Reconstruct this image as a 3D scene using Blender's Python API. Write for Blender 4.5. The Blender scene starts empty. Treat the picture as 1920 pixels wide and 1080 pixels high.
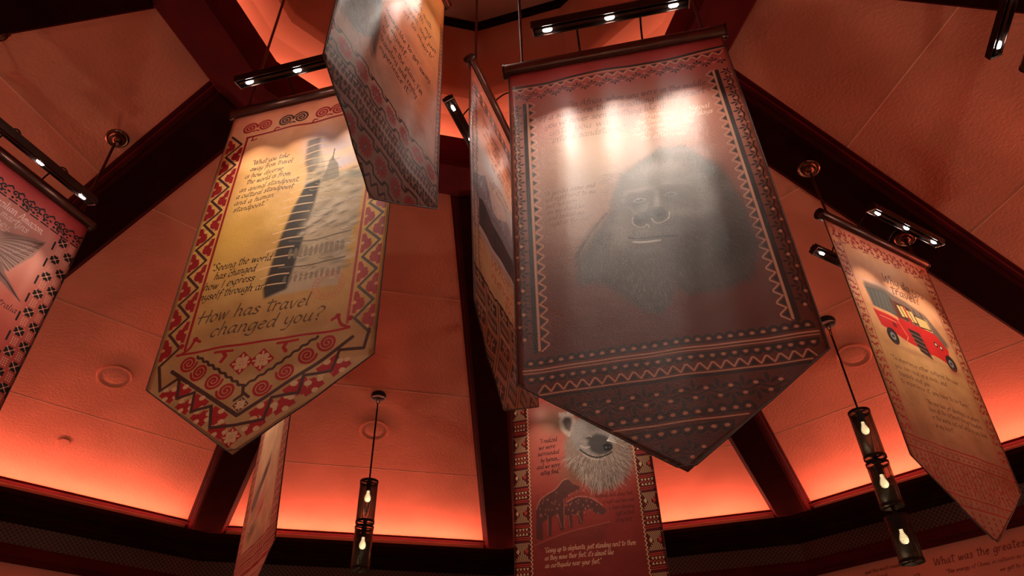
import bpy, bmesh, math, random
import numpy as np
from mathutils import Vector, Matrix

# ------------------------------------------------------------------ camera, light, exposure
EYE = 1.6                                   # eye height above the floor
scn = bpy.context.scene
cam_data = bpy.data.cameras.new('camera')
cam_data.sensor_width = 36.0
cam_data.lens = 24.877
cam_data.clip_start = 0.05
cam = bpy.data.objects.new('camera', cam_data)
scn.collection.objects.link(cam)
_f = Vector((0, math.cos(math.radians(37.7598)), math.sin(math.radians(37.7598))))
_r = Vector((1, 0, 0)); _u = _r.cross(_f)
_a = math.radians(-1.42507)
_r2 = _r * math.cos(_a) + _u * math.sin(_a); _u2 = -_r * math.sin(_a) + _u * math.cos(_a)
cam.matrix_world = Matrix(((_r2.x, _u2.x, -_f.x, 0), (_r2.y, _u2.y, -_f.y, 0), (_r2.z, _u2.z, -_f.z, EYE), (0, 0, 0, 1)))
scn.camera = cam

world = bpy.data.worlds.new('world')
scn.world = world
world.use_nodes = True
world.node_tree.nodes['Background'].inputs[0].default_value = (0.05, 0.02, 0.014, 1)
world.node_tree.nodes['Background'].inputs[1].default_value = 0.2

vs = scn.view_settings
vs.view_transform = 'Standard'
vs.look = 'None'
vs.exposure = 0.0
vs.gamma = 1.0
vs.use_curve_mapping = False

COVE_POWER = 82.0          # per run of cove strip, watts
COVE_COLOR = (1.0, 0.26, 0.15)
RING_POWER = 2.4           # the strip hidden on top of the ring beam
RING_COLOR = (1.0, 0.32, 0.19)
SPOT_POWER = 1.1          # each lamp of a picture light
SPOT_COLOR = (1.0, 0.86, 0.72)
BULB_POWER = 1.2
BULB_COLOR = (1.0, 0.68, 0.36)
FILL_POWER = 58.0          # each unseen fill lamp added below the view
FILL_COLOR = (1.0, 0.74, 0.52)

random.seed(7)
rng = np.random.default_rng(7)
COL = scn.collection
CX, CY = -0.3032, 2.2914                    # the axis of the twelve-sided room
AZ0 = math.radians(0.69)
D30 = math.radians(30)
AP = 6.45                                   # inner apothem of the cornice
C15 = math.cos(math.radians(15))
RR = AP / C15
ZB = 2.945 + EYE                            # underside of the beams above the cornice
SL = 1.9073 / AP                            # pitch of the ceiling per metre of apothem
PANEL = 0.16                                # the panels lie this far above the beam undersides


def zpanel(r):                              # panel height at apothem distance r
    return ZB + PANEL + SL * (AP - r)


def zbeam(r):                               # beam underside at corner distance r
    return ZB + SL * (AP - r * C15)


def direc(k):                               # unit vector for hip k (k + .5 = middle of a side)
    a = AZ0 + k * D30
    return Vector((math.sin(a), math.cos(a), 0))


def polar(k, r, z):                         # hip k, corner distance r
    d = direc(k)
    return Vector((CX + d.x * r, CY + d.y * r, z))


# ------------------------------------------------------------------ helpers
def link(name, data, parent=None):
    o = bpy.data.objects.new(name, data)
    COL.objects.link(o)
    if parent is not None:
        o.parent = parent
    return o


def empty(name, loc=(0, 0, 0), rot=None):
    o = bpy.data.objects.new(name, None)
    COL.objects.link(o)
    o.empty_display_size = 0.1
    o.location = loc
    if rot is not None:
        o.rotation_euler = rot
    return o


def tag(o, label=None, cat=None, group=None, kind=None):
    if label: o['label'] = label
    if cat: o['category'] = cat
    if group: o['group'] = group
    if kind: o['kind'] = kind
    return o


class MB:
    def __init__(s):
        s.v = []; s.f = []

    def quad(s, a, b, c, d):
        n = len(s.v); s.v += [tuple(a), tuple(b), tuple(c), tuple(d)]; s.f.append((n, n + 1, n + 2, n + 3))

    def hexa(s, p):                         # 8 points: bottom 4 then top 4
        n = len(s.v); s.v += [tuple(q) for q in p]
        for f in ((3, 2, 1, 0), (4, 5, 6, 7), (0, 1, 5, 4), (1, 2, 6, 5), (2, 3, 7, 6), (3, 0, 4, 7)):
            s.f.append(tuple(n + i for i in f))

    def box(s, c, d, m=None):
        m = m or Matrix.Identity(3)
        c = Vector(c); x, y, z = d[0] / 2, d[1] / 2, d[2] / 2
        s.hexa([c + m @ Vector(q) for q in ((-x, -y, -z), (x, -y, -z), (x, y, -z), (-x, y, -z), (-x, -y, z), (x, -y, z), (x, y, z), (-x, y, z))])

    def tube(s, pts, r, n=10, cap=True, closed=False):
        pts = [Vector(p) for p in pts]
        base = len(s.v); m = len(pts); up = None
        for i, p in enumerate(pts):
            if closed:
                t = pts[(i + 1) % m] - pts[i - 1]
            else:
                t = pts[min(i + 1, m - 1)] - pts[max(i - 1, 0)]
            t.normalize()
            if up is None:
                up = t.orthogonal().normalized()
            else:
                up = (up - t * up.dot(t)).normalized()
            w = t.cross(up)
            rad = r[i] if isinstance(r, (list, tuple)) else r
            for j in range(n):
                a = 2 * math.pi * j / n
                s.v.append(tuple(p + up * math.cos(a) * rad + w * math.sin(a) * rad))
        for i in range(m if closed else m - 1):
            i2 = (i + 1) % m
            for j in range(n):
                j2 = (j + 1) % n
                s.f.append((base + i * n + j, base + i * n + j2, base + i2 * n + j2, base + i2 * n + j))
        if cap and not closed:
            s.f.append(tuple(base + j for j in range(n))[::-1])
            s.f.append(tuple(base + (m - 1) * n + j for j in range(n)))

    def lathe(s, prof, n=32, c=(0, 0, 0), m=None, closed=False):
        m = m or Matrix.Identity(3); c = Vector(c); base = len(s.v); k = len(prof)
        for (r, z) in prof:
            for j in range(n):
                a = 2 * math.pi * j / n
                s.v.append(tuple(c + m @ Vector((r * math.cos(a), r * math.sin(a), z))))
        for i in range(k if closed else k - 1):
            i2 = (i + 1) % k
            for j in range(n):
                j2 = (j + 1) % n
                s.f.append((base + i * n + j, base + i * n + j2, base + i2 * n + j2, base + i2 * n + j))
        if not closed:
            for i, fl in ((0, 1), (k - 1, 0)):
                if prof[i][0] > 1e-5:
                    f = tuple(base + i * n + j for j in range(n))
                    s.f.append(f[::-1] if fl else f)

    def build(s, name, mat, parent=None, smooth=False, bevel=0):
        me = bpy.data.meshes.new(name)
        me.from_pydata(s.v, [], s.f)
        me.materials.append(mat)
        bm = bmesh.new(); bm.from_mesh(me)
        bmesh.ops.remove_doubles(bm, verts=bm.verts, dist=1e-6)
        bmesh.ops.recalc_face_normals(bm, faces=bm.faces)
        bm.to_mesh(me); bm.free()
        o = link(name, me, parent)
        if bevel:
            b = o.modifiers.new('bevel', 'BEVEL'); b.width = bevel; b.segments = 2; b.limit_method = 'ANGLE'
        if smooth:
            for p in me.polygons: p.use_smooth = True
            try:
                me.set_sharp_from_angle(angle=math.radians(40))
            except Exception:
                pass
        return o


def mat_new(name):
    m = bpy.data.materials.new(name); m.use_nodes = True
    return m, m.node_tree, m.node_tree.nodes['Principled BSDF']


def mat_noise(name, c1, c2, scale=3.0, rough=0.6, bump=0.0, bscale=60.0, metal=0.0, spec=0.5, detail=4.0, stretch=None):
    m, nt, b = mat_new(name)
    tc = nt.nodes.new('ShaderNodeTexCoord'); mp = nt.nodes.new('ShaderNodeMapping')
    nt.links.new(tc.outputs['Object'], mp.inputs[0])
    if stretch: mp.inputs['Scale'].default_value = stretch
    nz = nt.nodes.new('ShaderNodeTexNoise'); nz.inputs['Scale'].default_value = scale; nz.inputs['Detail'].default_value = detail
    nt.links.new(mp.outputs[0], nz.inputs['Vector'])
    cr = nt.nodes.new('ShaderNodeValToRGB')
    cr.color_ramp.elements[0].position = 0.32; cr.color_ramp.elements[1].position = 0.68
    cr.color_ramp.elements[0].color = (*c1, 1); cr.color_ramp.elements[1].color = (*c2, 1)
    nt.links.new(nz.outputs[0], cr.inputs[0]); nt.links.new(cr.outputs[0], b.inputs['Base Color'])
    b.inputs['Roughness'].default_value = rough; b.inputs['Metallic'].default_value = metal
    b.inputs['Specular IOR Level'].default_value = spec
    if bump:
        n2 = nt.nodes.new('ShaderNodeTexNoise'); n2.inputs['Scale'].default_value = bscale; n2.inputs['Detail'].default_value = 3
        bp = nt.nodes.new('ShaderNodeBump'); bp.inputs['Strength'].default_value = bump; bp.inputs['Distance'].default_value = 0.004
        nt.links.new(mp.outputs[0], n2.inputs['Vector']); nt.links.new(n2.outputs[0], bp.inputs['Height']); nt.links.new(bp.outputs[0], b.inputs['Normal'])
    return m


def mat_emit(name, col, strength):
    m, nt, b = mat_new(name)
    b.inputs['Base Color'].default_value = (0.02, 0.02, 0.02, 1)
    b.inputs['Emission Color'].default_value = (*col, 1); b.inputs['Emission Strength'].default_value = strength
    return m


M_panel = mat_noise('ceiling_panel_paint', (0.58, 0.21, 0.14), (0.68, 0.25, 0.17), 2.2, 0.85, 0.9, 42.0, spec=0.2)
M_seam_glint = mat_noise('pale_seam_highlight', (0.80, 0.42, 0.30), (0.84, 0.46, 0.33), 8.0, 0.5, spec=0.3)  # lighter tone standing for light caught along the seams
M_drum = mat_noise('drum_plaster', (0.52, 0.24, 0.17), (0.58, 0.27, 0.19), 1.8, 0.8, 0.2, 60.0, spec=0.2)
M_beam = mat_noise('near_black_beam', (0.014, 0.004, 0.004), (0.020, 0.004, 0.004), 5.0, 0.8, 0.15, 30.0, spec=0.0, stretch=(1, 1, 1))  # nearly black, darker than the ring beam
M_ring = mat_noise('mahogany_ring', (0.042, 0.003, 0.005), (0.062, 0.004, 0.006), 4.0, 0.6, 0.1, 30.0, spec=0.05)
M_wall = mat_noise('wall_paint', (0.52, 0.19, 0.13), (0.58, 0.215, 0.15), 2.0, 0.85, 0.3, 50.0, spec=0.2)
M_floor = mat_noise('floor_boards', (0.06, 0.025, 0.012), (0.12, 0.05, 0.025), 4.0, 0.5, 0.1, 20.0, stretch=(1, 8, 1))
M_bronze = mat_noise('dark_bronze', (0.035, 0.016, 0.012), (0.055, 0.026, 0.020), 12.0, 0.32, metal=0.85)
M_bar = mat_noise('bronze_tube', (0.09, 0.035, 0.024), (0.12, 0.046, 0.032), 10.0, 0.34, metal=0.8)
M_rose = mat_noise('polished_bronze', (0.13, 0.055, 0.035), (0.19, 0.08, 0.05), 10.0, 0.28, metal=1.0)
M_black = mat_noise('black_enamel', (0.010, 0.008, 0.007), (0.016, 0.012, 0.010), 10.0, 0.45, spec=0.15)
M_steel = mat_noise('bright_steel', (0.6, 0.56, 0.5), (0.75, 0.7, 0.64), 10.0, 0.25, metal=1.0)
M_ink = mat_noise('dark_red_wall_ink', (0.10, 0.014, 0.012), (0.13, 0.02, 0.016), 10.0, 0.7)
M_led = mat_emit('led_lens', (1.0, 0.97, 0.90), 130.0)
M_red_strip = mat_emit('cove_strip_diffuser', COVE_COLOR, 2.0)


def mat_grille():
    m, nt, b = mat_new('frieze_grille')
    tc = nt.nodes.new('ShaderNodeTexCoord'); out = []
    for rot in (45, -45):
        mp = nt.nodes.new('ShaderNodeMapping'); mp.inputs['Rotation'].default_value = (0, 0, math.radians(rot))
        nt.links.new(tc.outputs['UV'], mp.inputs[0])
        wv = nt.nodes.new('ShaderNodeTexWave'); wv.inputs['Scale'].default_value = 9.0
        nt.links.new(mp.outputs[0], wv.inputs['Vector'])
        gt = nt.nodes.new('ShaderNodeMath'); gt.operation = 'GREATER_THAN'; gt.inputs[1].default_value = 0.9
        nt.links.new(wv.outputs['Fac'], gt.inputs[0]); out.append(gt)
    mx = nt.nodes.new('ShaderNodeMath'); mx.operation = 'MAXIMUM'
    nt.links.new(out[0].outputs[0], mx.inputs[0]); nt.links.new(out[1].outputs[0], mx.inputs[1])
    mc = nt.nodes.new('ShaderNodeMix'); mc.data_type = 'RGBA'
    mc.inputs[6].default_value = (0.010, 0.004, 0.004, 1); mc.inputs[7].default_value = (0.09, 0.05, 0.04, 1)
    nt.links.new(mx.outputs[0], mc.inputs[0]); nt.links.new(mc.outputs[2], b.inputs['Base Color'])
    bp = nt.nodes.new('ShaderNodeBump'); bp.inputs['Strength'].default_value = 0.8; bp.inputs['Distance'].default_value = 0.004
    nt.links.new(mx.outputs[0], bp.inputs['Height']); nt.links.new(bp.outputs[0], b.inputs['Normal'])
    b.inputs['Roughness'].default_value = 0.4
    return m


M_grille = mat_grille()


def area_light(name, loc, direction, up, sx, sy, power, color, parent=None, spread=180):
    L = bpy.data.lights.new(name, 'AREA'); L.shape = 'RECTANGLE'; L.size = sx; L.size_y = sy
    L.energy = power; L.color = color; L.spread = math.radians(spread)
    o = link(name, L, parent)
    z = -Vector(direction).normalized(); x = Vector(up).normalized(); x = (x - z * x.dot(z)).normalized(); y = z.cross(x)
    M = Matrix((x, y, z)).transposed().to_4x4(); M.translation = Vector(loc)
    o.matrix_world = M
    return o
# ------------------------------------------------------------------ the room
SIDES = ['north_northeast', 'northeast', 'east_northeast', 'east_southeast', 'southeast', 'south_southeast',
         'south_southwest', 'southwest', 'west_southwest', 'west_northwest', 'northwest', 'north_northwest']


def ring_strip(mb, prof, k0, k1, inset=0.0):
    """sweep a profile of (apothem, z) between hips k0 and k1"""
    a, b = direc(k0), direc(k1)
    t = (b - a).normalized()
    for (r1, z1), (r2, z2) in zip(prof[:-1], prof[1:]):
        p = [Vector((CX, CY, 0)) + d * (r / C15) + Vector((0, 0, z)) + t * s * inset
             for d, r, z, s in ((a, r1, z1, 1), (b, r1, z1, -1), (b, r2, z2, -1), (a, r2, z2, 1))]
        mb.quad(*p)


floor_mb = MB()
n = 12
floor_mb.v = [tuple(polar(k, 7.3, 0)) for k in range(12)] + [tuple(polar(k, 7.3, -0.1)) for k in range(12)]
floor_mb.f = [tuple(range(12))[::-1], tuple(range(12, 24))] + [(i, (i + 1) % 12, 12 + (i + 1) % 12, 12 + i) for i in range(12)]
tag(floor_mb.build('floor', M_floor), 'dark boarded floor of the twelve sided room', kind='structure')

WALLS = {}
for k, nm in enumerate(SIDES):
    mb = MB()
    ring_strip(mb, [(6.72, 0), (6.72, 2.30 + EYE), (6.95, 2.30 + EYE), (6.95, 0), (6.72, 0)], k, k + 1)
    w = mb.build('wall_' + nm, M_wall)
    tag(w, 'terracotta painted wall below the ceiling cornice', kind='structure')
    WALLS[nm] = w

# sloped panelled ceiling: courses parted by shallow grooves
SEAMS = [1.94, 3.122, 4.337, 5.55, 7.02]
mb = MB()
g = 0.004
for k in range(12):
    for i in range(len(SEAMS) - 1):
        r1 = SEAMS[i] + (g if i else 0); r2 = SEAMS[i + 1] - (g if i < len(SEAMS) - 2 else 0)
        ring_strip(mb, [(r1, zpanel(r1)), (r2, zpanel(r2))], k, k + 1)
        if i:
            r0 = SEAMS[i] - g
            ring_strip(mb, [(r0, zpanel(r0)), (r0 + 0.002, zpanel(r0) + 0.012), (r1 - 0.002, zpanel(r1) + 0.012), (r1, zpanel(r1))], k, k + 1)
    # outer side of the shell
    ring_strip(mb, [(7.02, zpanel(7.02)), (7.02, zpanel(7.02) + 0.1), (1.94, zpanel(1.94) + 0.1)], k, k + 1)
ceil = mb.build('ceiling', M_panel)
tag(ceil, 'terracotta sloped ceiling panels rising to the centre ring', kind='structure')

# fine beads along the course joints, coloured pale for the light seams catch
mb = MB()
for k in range(12):
    for r in SEAMS[1:-1]:
        ring_strip(mb, [(r - 0.0042, zpanel(r - 0.0042) + 0.001), (r - 0.0015, zpanel(r) - 0.0018), (r + 0.0015, zpanel(r) - 0.0022), (r + 0.0042, zpanel(r + 0.0042) + 0.001)], k, k + 1)
tag(mb.build('trim_19', M_seam_glint), 'thin beads on the ceiling joints, coloured pale as if catching light', kind='structure')

# hip beams, each with its side mouldings
for k in range(12):
    d = direc(k); t = Vector((d.y, -d.x, 0))
    mb = MB()

    def pt(r, w, z):
        return Vector((CX, CY, 0)) + d * r + t * w + Vector((0, 0, z))

    def bar(r1, r2, w1, w2, z1a, z2a, z1b, z2b):
        mb.hexa([pt(r1, w1, z1a), pt(r2, w1, z1b), pt(r2, w2, z1b), pt(r1, w2, z1a),
                 pt(r1, w1, z2a), pt(r2, w1, z2b), pt(r2, w2, z2b), pt(r1, w2, z2a)])
    ra, rb = 1.98, 7.20
    bar(ra, rb, -0.16, 0.16, zbeam(ra), zbeam(ra) + 0.20, zbeam(rb), zbeam(rb) + 0.20)
    core = mb; mb = MB()
    for s in (-1, 1):
        bar(ra, rb, s * 0.16, s * 0.205, zbeam(ra) + 0.095, zbeam(ra) + 0.22, zbeam(rb) + 0.095, zbeam(rb) + 0.22)
        bar(ra, rb, s * 0.205, s * 0.235, zbeam(ra) + 0.13, zbeam(ra) + 0.22, zbeam(rb) + 0.13, zbeam(rb) + 0.22)
    o = core.build('trim_%d' % (k + 1), M_beam, bevel=0.006)
    mb.build('side_moulding', M_ring, o, bevel=0.004)
    tag(o, 'near black beam on a hip of the sloped ceiling', kind='structure')

# trim line low on the panels, just above the cove
mb = MB()
for k in range(12):
    r1, r2 = 6.735, 6.79
    ring_strip(mb, [(r1, zpanel(r1) + 0.01), (r1, zpanel(r1) - 0.022), (r2, zpanel(r2) - 0.022), (r2, zpanel(r2) + 0.01)], k, k + 1)
tag(mb.build('trim_13', M_ring), 'thin dark red trim line low on the ceiling panels', kind='structure')

# cornice with its cove trough, frieze and lower rail
z0 = 2.83 + EYE
mb = MB()
for k in range(12):
    ring_strip(mb, [(7.05, z0 + 0.14), (7.05, z0 - 0.12), (6.52, z0 - 0.12), (6.475, z0), (6.45, z0), (6.45, z0 - 0.045),
                    (6.475, z0 - 0.06), (6.475, z0 - 0.085), (6.52, z0 - 0.11), (6.56, z0 - 0.125), (6.56, z0 - 0.145),
                    (6.60, z0 - 0.17), (6.62, z0 - 0.20), (6.65, z0 - 0.205), (6.65, z0 - 0.235), (6.69, z0 - 0.25), (6.74, z0 - 0.25)], k, k + 1)
tag(mb.build('trim_14', M_beam), 'dark stepped cornice hiding the red cove light', kind='structure')
mb = MB()
for k in range(12):
    ring_strip(mb, [(6.68, z0 - 0.25), (6.68, z0 - 0.46)], k, k + 1)
fr = mb.build('trim_15', M_grille)
uvl = fr.data.uv_layers.new(name='uv')
for lp in fr.data.loops:
    co = fr.data.vertices[lp.vertex_index].co
    a = math.atan2(co.x - CX, co.y - CY)
    uvl.data[lp.index].uv = (a * 6.7, co.z)
tag(fr, 'black lattice grille frieze below the cornice', kind='structure')
mb = MB()
for k in range(12):
    ring_strip(mb, [(6.74, z0 - 0.45), (6.66, z0 - 0.45), (6.645, z0 - 0.47), (6.645, z0 - 0.56), (6.665, z0 - 0.58), (6.665, z0 - 0.61), (6.74, z0 - 0.61)], k, k + 1)
tag(mb.build('trim_16', M_ring), 'dark red picture rail between the frieze and the wall', kind='structure')

# centre ring beam
ZR = 4.31 + EYE
mb = MB()
for k in range(12):
    ring_strip(mb, [(1.97, ZR + 0.35), (1.97, ZR + 0.02), (1.95, ZR), (1.62, ZR), (1.60, ZR + 0.02), (1.60, ZR + 0.33), (1.62, ZR + 0.35), (1.97, ZR + 0.35)], k, k + 1)
tag(mb.build('trim_17', M_ring), 'dark red mahogany ring beam round the central opening', kind='structure')
# drum above the ring
mb = MB()
for k in range(12):
    ring_strip(mb, [(2.02, ZR + 0.30), (2.02, ZR + 0.42), (1.90, ZR + 0.60), (1.72, ZR + 0.76), (1.56, ZR + 0.82), (1.56, 6.34 + EYE)], k, k + 1)
mb.v += [tuple(polar(k, 1.56 / C15, 6.34 + EYE)) for k in range(12)]
nv = len(mb.v)
mb.f.append(tuple(range(nv - 12, nv)))
tag(mb.build('wall_drum', M_drum), 'terracotta drum wall and lid above the centre ring', kind='structure')
mb = MB()
for k in range(12):
    ring_strip(mb, [(1.56, 6.30 + EYE), (1.53, 6.295 + EYE), (1.52, 6.20 + EYE), (1.56, 6.19 + EYE)], k, k + 1)
tag(mb.build('trim_18', M_beam), 'dark trim band round the top of the drum', kind='structure')

# cove strips: the real lamps behind the cornice and on the ring
for k in range(12):
    a, b = polar(k, (6.80) / C15, z0 - 0.09), polar(k + 1, (6.80) / C15, z0 - 0.09)
    t = (b - a).normalized(); m = direc(k + 0.5)
    mid = (a + b) / 2
    L = (b - a).length - 0.5
    mb = MB(); mb.box(mid, (L, 0.03, 0.02), Matrix((t, m, Vector((0, 0, 1)))).transposed())
    st = mb.build('cove_light_strip', M_red_strip)
    tag(st, 'red light strip hidden in the cove behind the cornice', 'light', 'cove light strips')
    area_light('cove_lamp', mid + Vector((0, 0, 0.015)), Vector((-m.x, -m.y, 0.40)), t, L, 0.03, COVE_POWER, COVE_COLOR, None, spread=155)
    a, b = polar(k, 1.86 / C15, ZR + 0.37), polar(k + 1, 1.86 / C15, ZR + 0.37)
    mid = (a + b) / 2; L = (b - a).length - 0.15
    mb = MB(); mb.box(mid + Vector((0, 0, -0.008)), (L, 0.03, 0.016), Matrix((t, m, Vector((0, 0, 1)))).transposed())
    st = mb.build('ring_light_strip', M_red_strip)
    tag(st, 'orange light strip on top of the ring beam', 'light', 'ring light strips')
    area_light('ring_lamp', mid + Vector((0, 0, 0.006)), Vector((m.x * 0.1, m.y * 0.1, 1)), t, L, 0.03, RING_POWER, RING_COLOR, None, spread=110)
# ------------------------------------------------------------------ hand lettering: every glyph is a few pen strokes
GL = {
'a': (5.0, "4,4.4 2.6,5 1,3.8 .6,1.6 1.4,.1 2.8,.8 3.9,3|4.1,5 3.8,2 4.1,.3 5,.4"), 'b': (4.6, "1,9 .8,4 .8,.6 2.4,0 3.9,1.4 4,3.8 2.6,5 .9,3.2"),
'c': (4.2, "4,4.2 2.7,5 1.1,3.9 .6,1.8 1.5,.2 3,.1 4,1"), 'd': (5.0, "4,4.4 2.6,5 1,3.8 .6,1.6 1.4,.1 2.8,.8 3.9,3|4.4,9 4,3 4.1,.3 5,.4"),
'e': (4.3, ".7,2.5 3,3 3.9,3.9 2.8,5 1.2,4 .6,1.8 1.6,.1 3,.1 4,1"), 'f': (3.6, "4.4,8.2 3.2,9 2.3,7.6 2,2 1.6,-2.4|.3,5 4,5.3"),
'g': (4.8, "4,4.4 2.6,5 1,3.8 .6,1.6 1.4,.3 2.8,.9 3.9,3|4.2,5 4.1,0 3.6,-2.4 2,-3.2 .2,-2.4"), 'h': (4.8, "1,9 .8,0|.8,2.8 2.3,5 3.7,4.2 3.7,1 4.1,.1 4.8,.5"),
'i': (2.2, "1.1,5 .9,1.2 1.3,.1 2.1,.5|1.2,7.2 1.5,7.6"), 'j': (2.3, "1.5,5 1.4,-1.6 .6,-3 -.6,-2.7|1.5,7.2 1.8,7.6"),
'k': (4.3, "1,9 .8,0|3.8,5 1,2.4|1.8,3 4.1,0"), 'l': (2.2, "1.1,9 .9,1.2 1.3,.1 2.1,.5"),
'm': (6.8, ".9,5 .8,0|.8,2.8 2,5 3.1,4.2 3.1,0|3.1,2.8 4.4,5 5.6,4.2 5.6,1 6,.1 6.7,.5"), 'n': (4.8, ".9,5 .8,0|.8,2.8 2.3,5 3.7,4.2 3.7,1 4.1,.1 4.8,.5"),
'o': (4.7, "2.5,5 .9,3.9 .6,1.6 2,0 3.8,1.2 4.1,3.6 2.5,5"), 'p': (4.7, ".9,5 .7,-3.4|.8,3 2.4,5 4,4 4,1.6 2.5,0 .8,.8"),
'q': (4.8, "4,4.4 2.6,5 1,3.8 .6,1.6 1.4,.1 2.8,.8 3.9,3|4.2,5 4,-3.4"), 'r': (3.6, ".9,5 .8,0|.8,2.6 2,4.8 3.5,4.6"),
's': (3.8, "3.6,4.3 2.3,5 1,4.1 2,2.8 3.4,1.4 2.3,0 .4,.6"), 't': (3.6, "2,8.4 1.7,2.4 2.2,.2 3.5,.6|-.2,6.2 4.6,6.5"),
'u': (4.8, ".9,5 .7,1.4 1.7,0 3.3,1 3.9,4|4.1,5 3.8,1 4.2,.1 4.9,.5"), 'v': (4.4, ".5,5 2,0 4.3,5"), 'w': (6.4, ".5,5 1.7,0 3.3,4.4 4.4,0 6.2,5"),
'x': (4.4, ".5,5 2,2.6 4.1,0|4.1,5 .3,0"), 'y': (4.6, ".8,5 .8,1.8 2,.7 3.7,2.4|4.2,5 3.9,0 2.8,-2.8 .4,-3.2"), 'z': (4.2, ".6,5 3.9,5 .5,0 4,0"),
'W': (8.4, ".2,8.6 2,0 4.4,7.2 5.9,0 8.4,9"), 'H': (6.8, "1,8.7 .9,0|5.8,8.7 5.6,0|-.6,4.3 6.9,4.9"), 'S': (5.4, "5.2,7.6 3.4,8.8 1.2,7.4 2.6,4.8 4.6,2.4 3,0 .2,.8"),
'T': (5.6, "2.9,8.6 2.6,0|-.6,8.2 6.4,9"), 'I': (2.4, "1.2,8.6 1.1,0"), 'B': (5.4, "1,8.6 .9,0|.4,8.3 3.4,8.6 4.4,7 3,4.8 1,4.6|3,4.8 4.9,2.8 3.6,.2 .9,0"),
'A': (6.4, ".2,0 3.6,8.8 5.8,0|1.4,3 5.2,3.3"), 'N': (6.4, ".8,0 1,8.6 5,0 5.4,8.8"), 'G': (6.2, "5.6,7.4 3.6,8.8 1.2,7 .6,3 2.2,.2 5,.8 5.4,3.6 3.6,3.6"),
'Z': (5.4, ".6,8.4 5.2,8.6 .4,0 5.4,.1"), 'E': (5, "4.8,8.4 1.2,8.6 1,0 5,.2|1,4.5 4,4.7"), 'F': (5, "5,8.4 1.2,8.6 1,0|1,4.5 4,4.7"),
'O': (6.4, "3.4,8.8 1.2,7.4 .8,3 2.6,0 5,1.6 5.6,6 3.4,8.8"), 'C': (5.6, "5.4,7.2 3.6,8.8 1.2,7 .6,3 2.2,.2 5,1"), 'Y': (5.6, "0.6,8.6 3,4.6 2.8,0|5.6,8.8 3,4.6"), '?': (4.6, ".6,7.2 2,9 4,8 3.8,5.8 2.2,4.2 2.2,2.4|2.1,.6 2.4,.1"), '.': (1.8, ".8,.5 1.1,0"), ',': (1.8, "1,.6 .5,-1.2"), "'": (1.6, "1,9 .7,7.2"),
'"': (3.0, ".8,9 .5,7.2|2,9 1.7,7.2"), '-': (3.8, ".5,2.6 3.2,2.7"), ' ': (3.0, ""), 
}


def smooth(pts, n=4):
    if len(pts) < 3: return pts
    out = []
    for i in range(len(pts) - 1):
        p0 = pts[max(i - 1, 0)]; p1 = pts[i]; p2 = pts[i + 1]; p3 = pts[min(i + 2, len(pts) - 1)]
        for j in range(n):
            t = j / n
            out.append(tuple(0.5 * ((2 * p1[c]) + (-p0[c] + p2[c]) * t + (2 * p0[c] - 5 * p1[c] + 4 * p2[c] - p3[c]) * t * t +
                                    (-p0[c] + 3 * p1[c] - 3 * p2[c] + p3[c]) * t ** 3) for c in (0, 1)))
    out.append(pts[-1])
    return out


_gc = {}


def glyph(ch):
    if ch not in _gc:
        w, s = GL[ch]
        st = []
        for part in s.split('|'):
            if part:
                st.append(smooth([tuple(float(c) for c in q.split(',')) for q in part.split()]))
        _gc[ch] = (w, st)
    return _gc[ch]


def layout(s, slant=0.22, track=0.55):
    """pen segments (x1, y1, x2, y2) in units where the x height is 5"""
    x = 0; segs = []
    for ch in s:
        w, st = glyph(ch)
        for line in st:
            for a, b in zip(line[:-1], line[1:]):
                segs.append((x + a[0] + slant * a[1], a[1], x + b[0] + slant * b[1], b[1]))
        x += w + track
    return segs, x


WALL_LINES = [('What was the greatest travel', -0.511, 3.648, 0.042, 1.33),
              ('"The energy of China, in cultures as different', -0.43, 3.556, 0.021, 1.25),
              ('we get to see', 0.03, 3.478, 0.021, 0.40),
              ('and the most romantic."', -1.20, 3.716, 0.021, 0.60),
              ('and the world to travel', -1.42, 3.655, 0.021, 0.62),
              ('End?', -0.86, 3.540, 0.042, 0.30)]
# ------------------------------------------------------------------ the printed cloths, drawn stroke by stroke
def value_noise(h, w, cell, r, octaves=4):
    out = np.zeros((h, w), np.float32); amp = 1.0; tot = 0
    for o in range(octaves):
        c = max(2.0, cell / 2 ** o)
        gh, gw = int(h / c) + 3, int(w / c) + 3
        gr = r.random((gh, gw)).astype(np.float32)
        y = np.arange(h) / c; x = np.arange(w) / c
        yi = y.astype(int); xi = x.astype(int); fy = (y - yi)[:, None]; fx = (x - xi)[None, :]
        fy = fy * fy * (3 - 2 * fy); fx = fx * fx * (3 - 2 * fx)
        a = gr[yi][:, xi]; b = gr[yi][:, xi + 1]; c_ = gr[yi + 1][:, xi]; d = gr[yi + 1][:, xi + 1]
        out += amp * ((a * (1 - fx) + b * fx) * (1 - fy) + (c_ * (1 - fx) + d * fx) * fy)
        tot += amp; amp *= 0.55
    return out / tot


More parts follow.
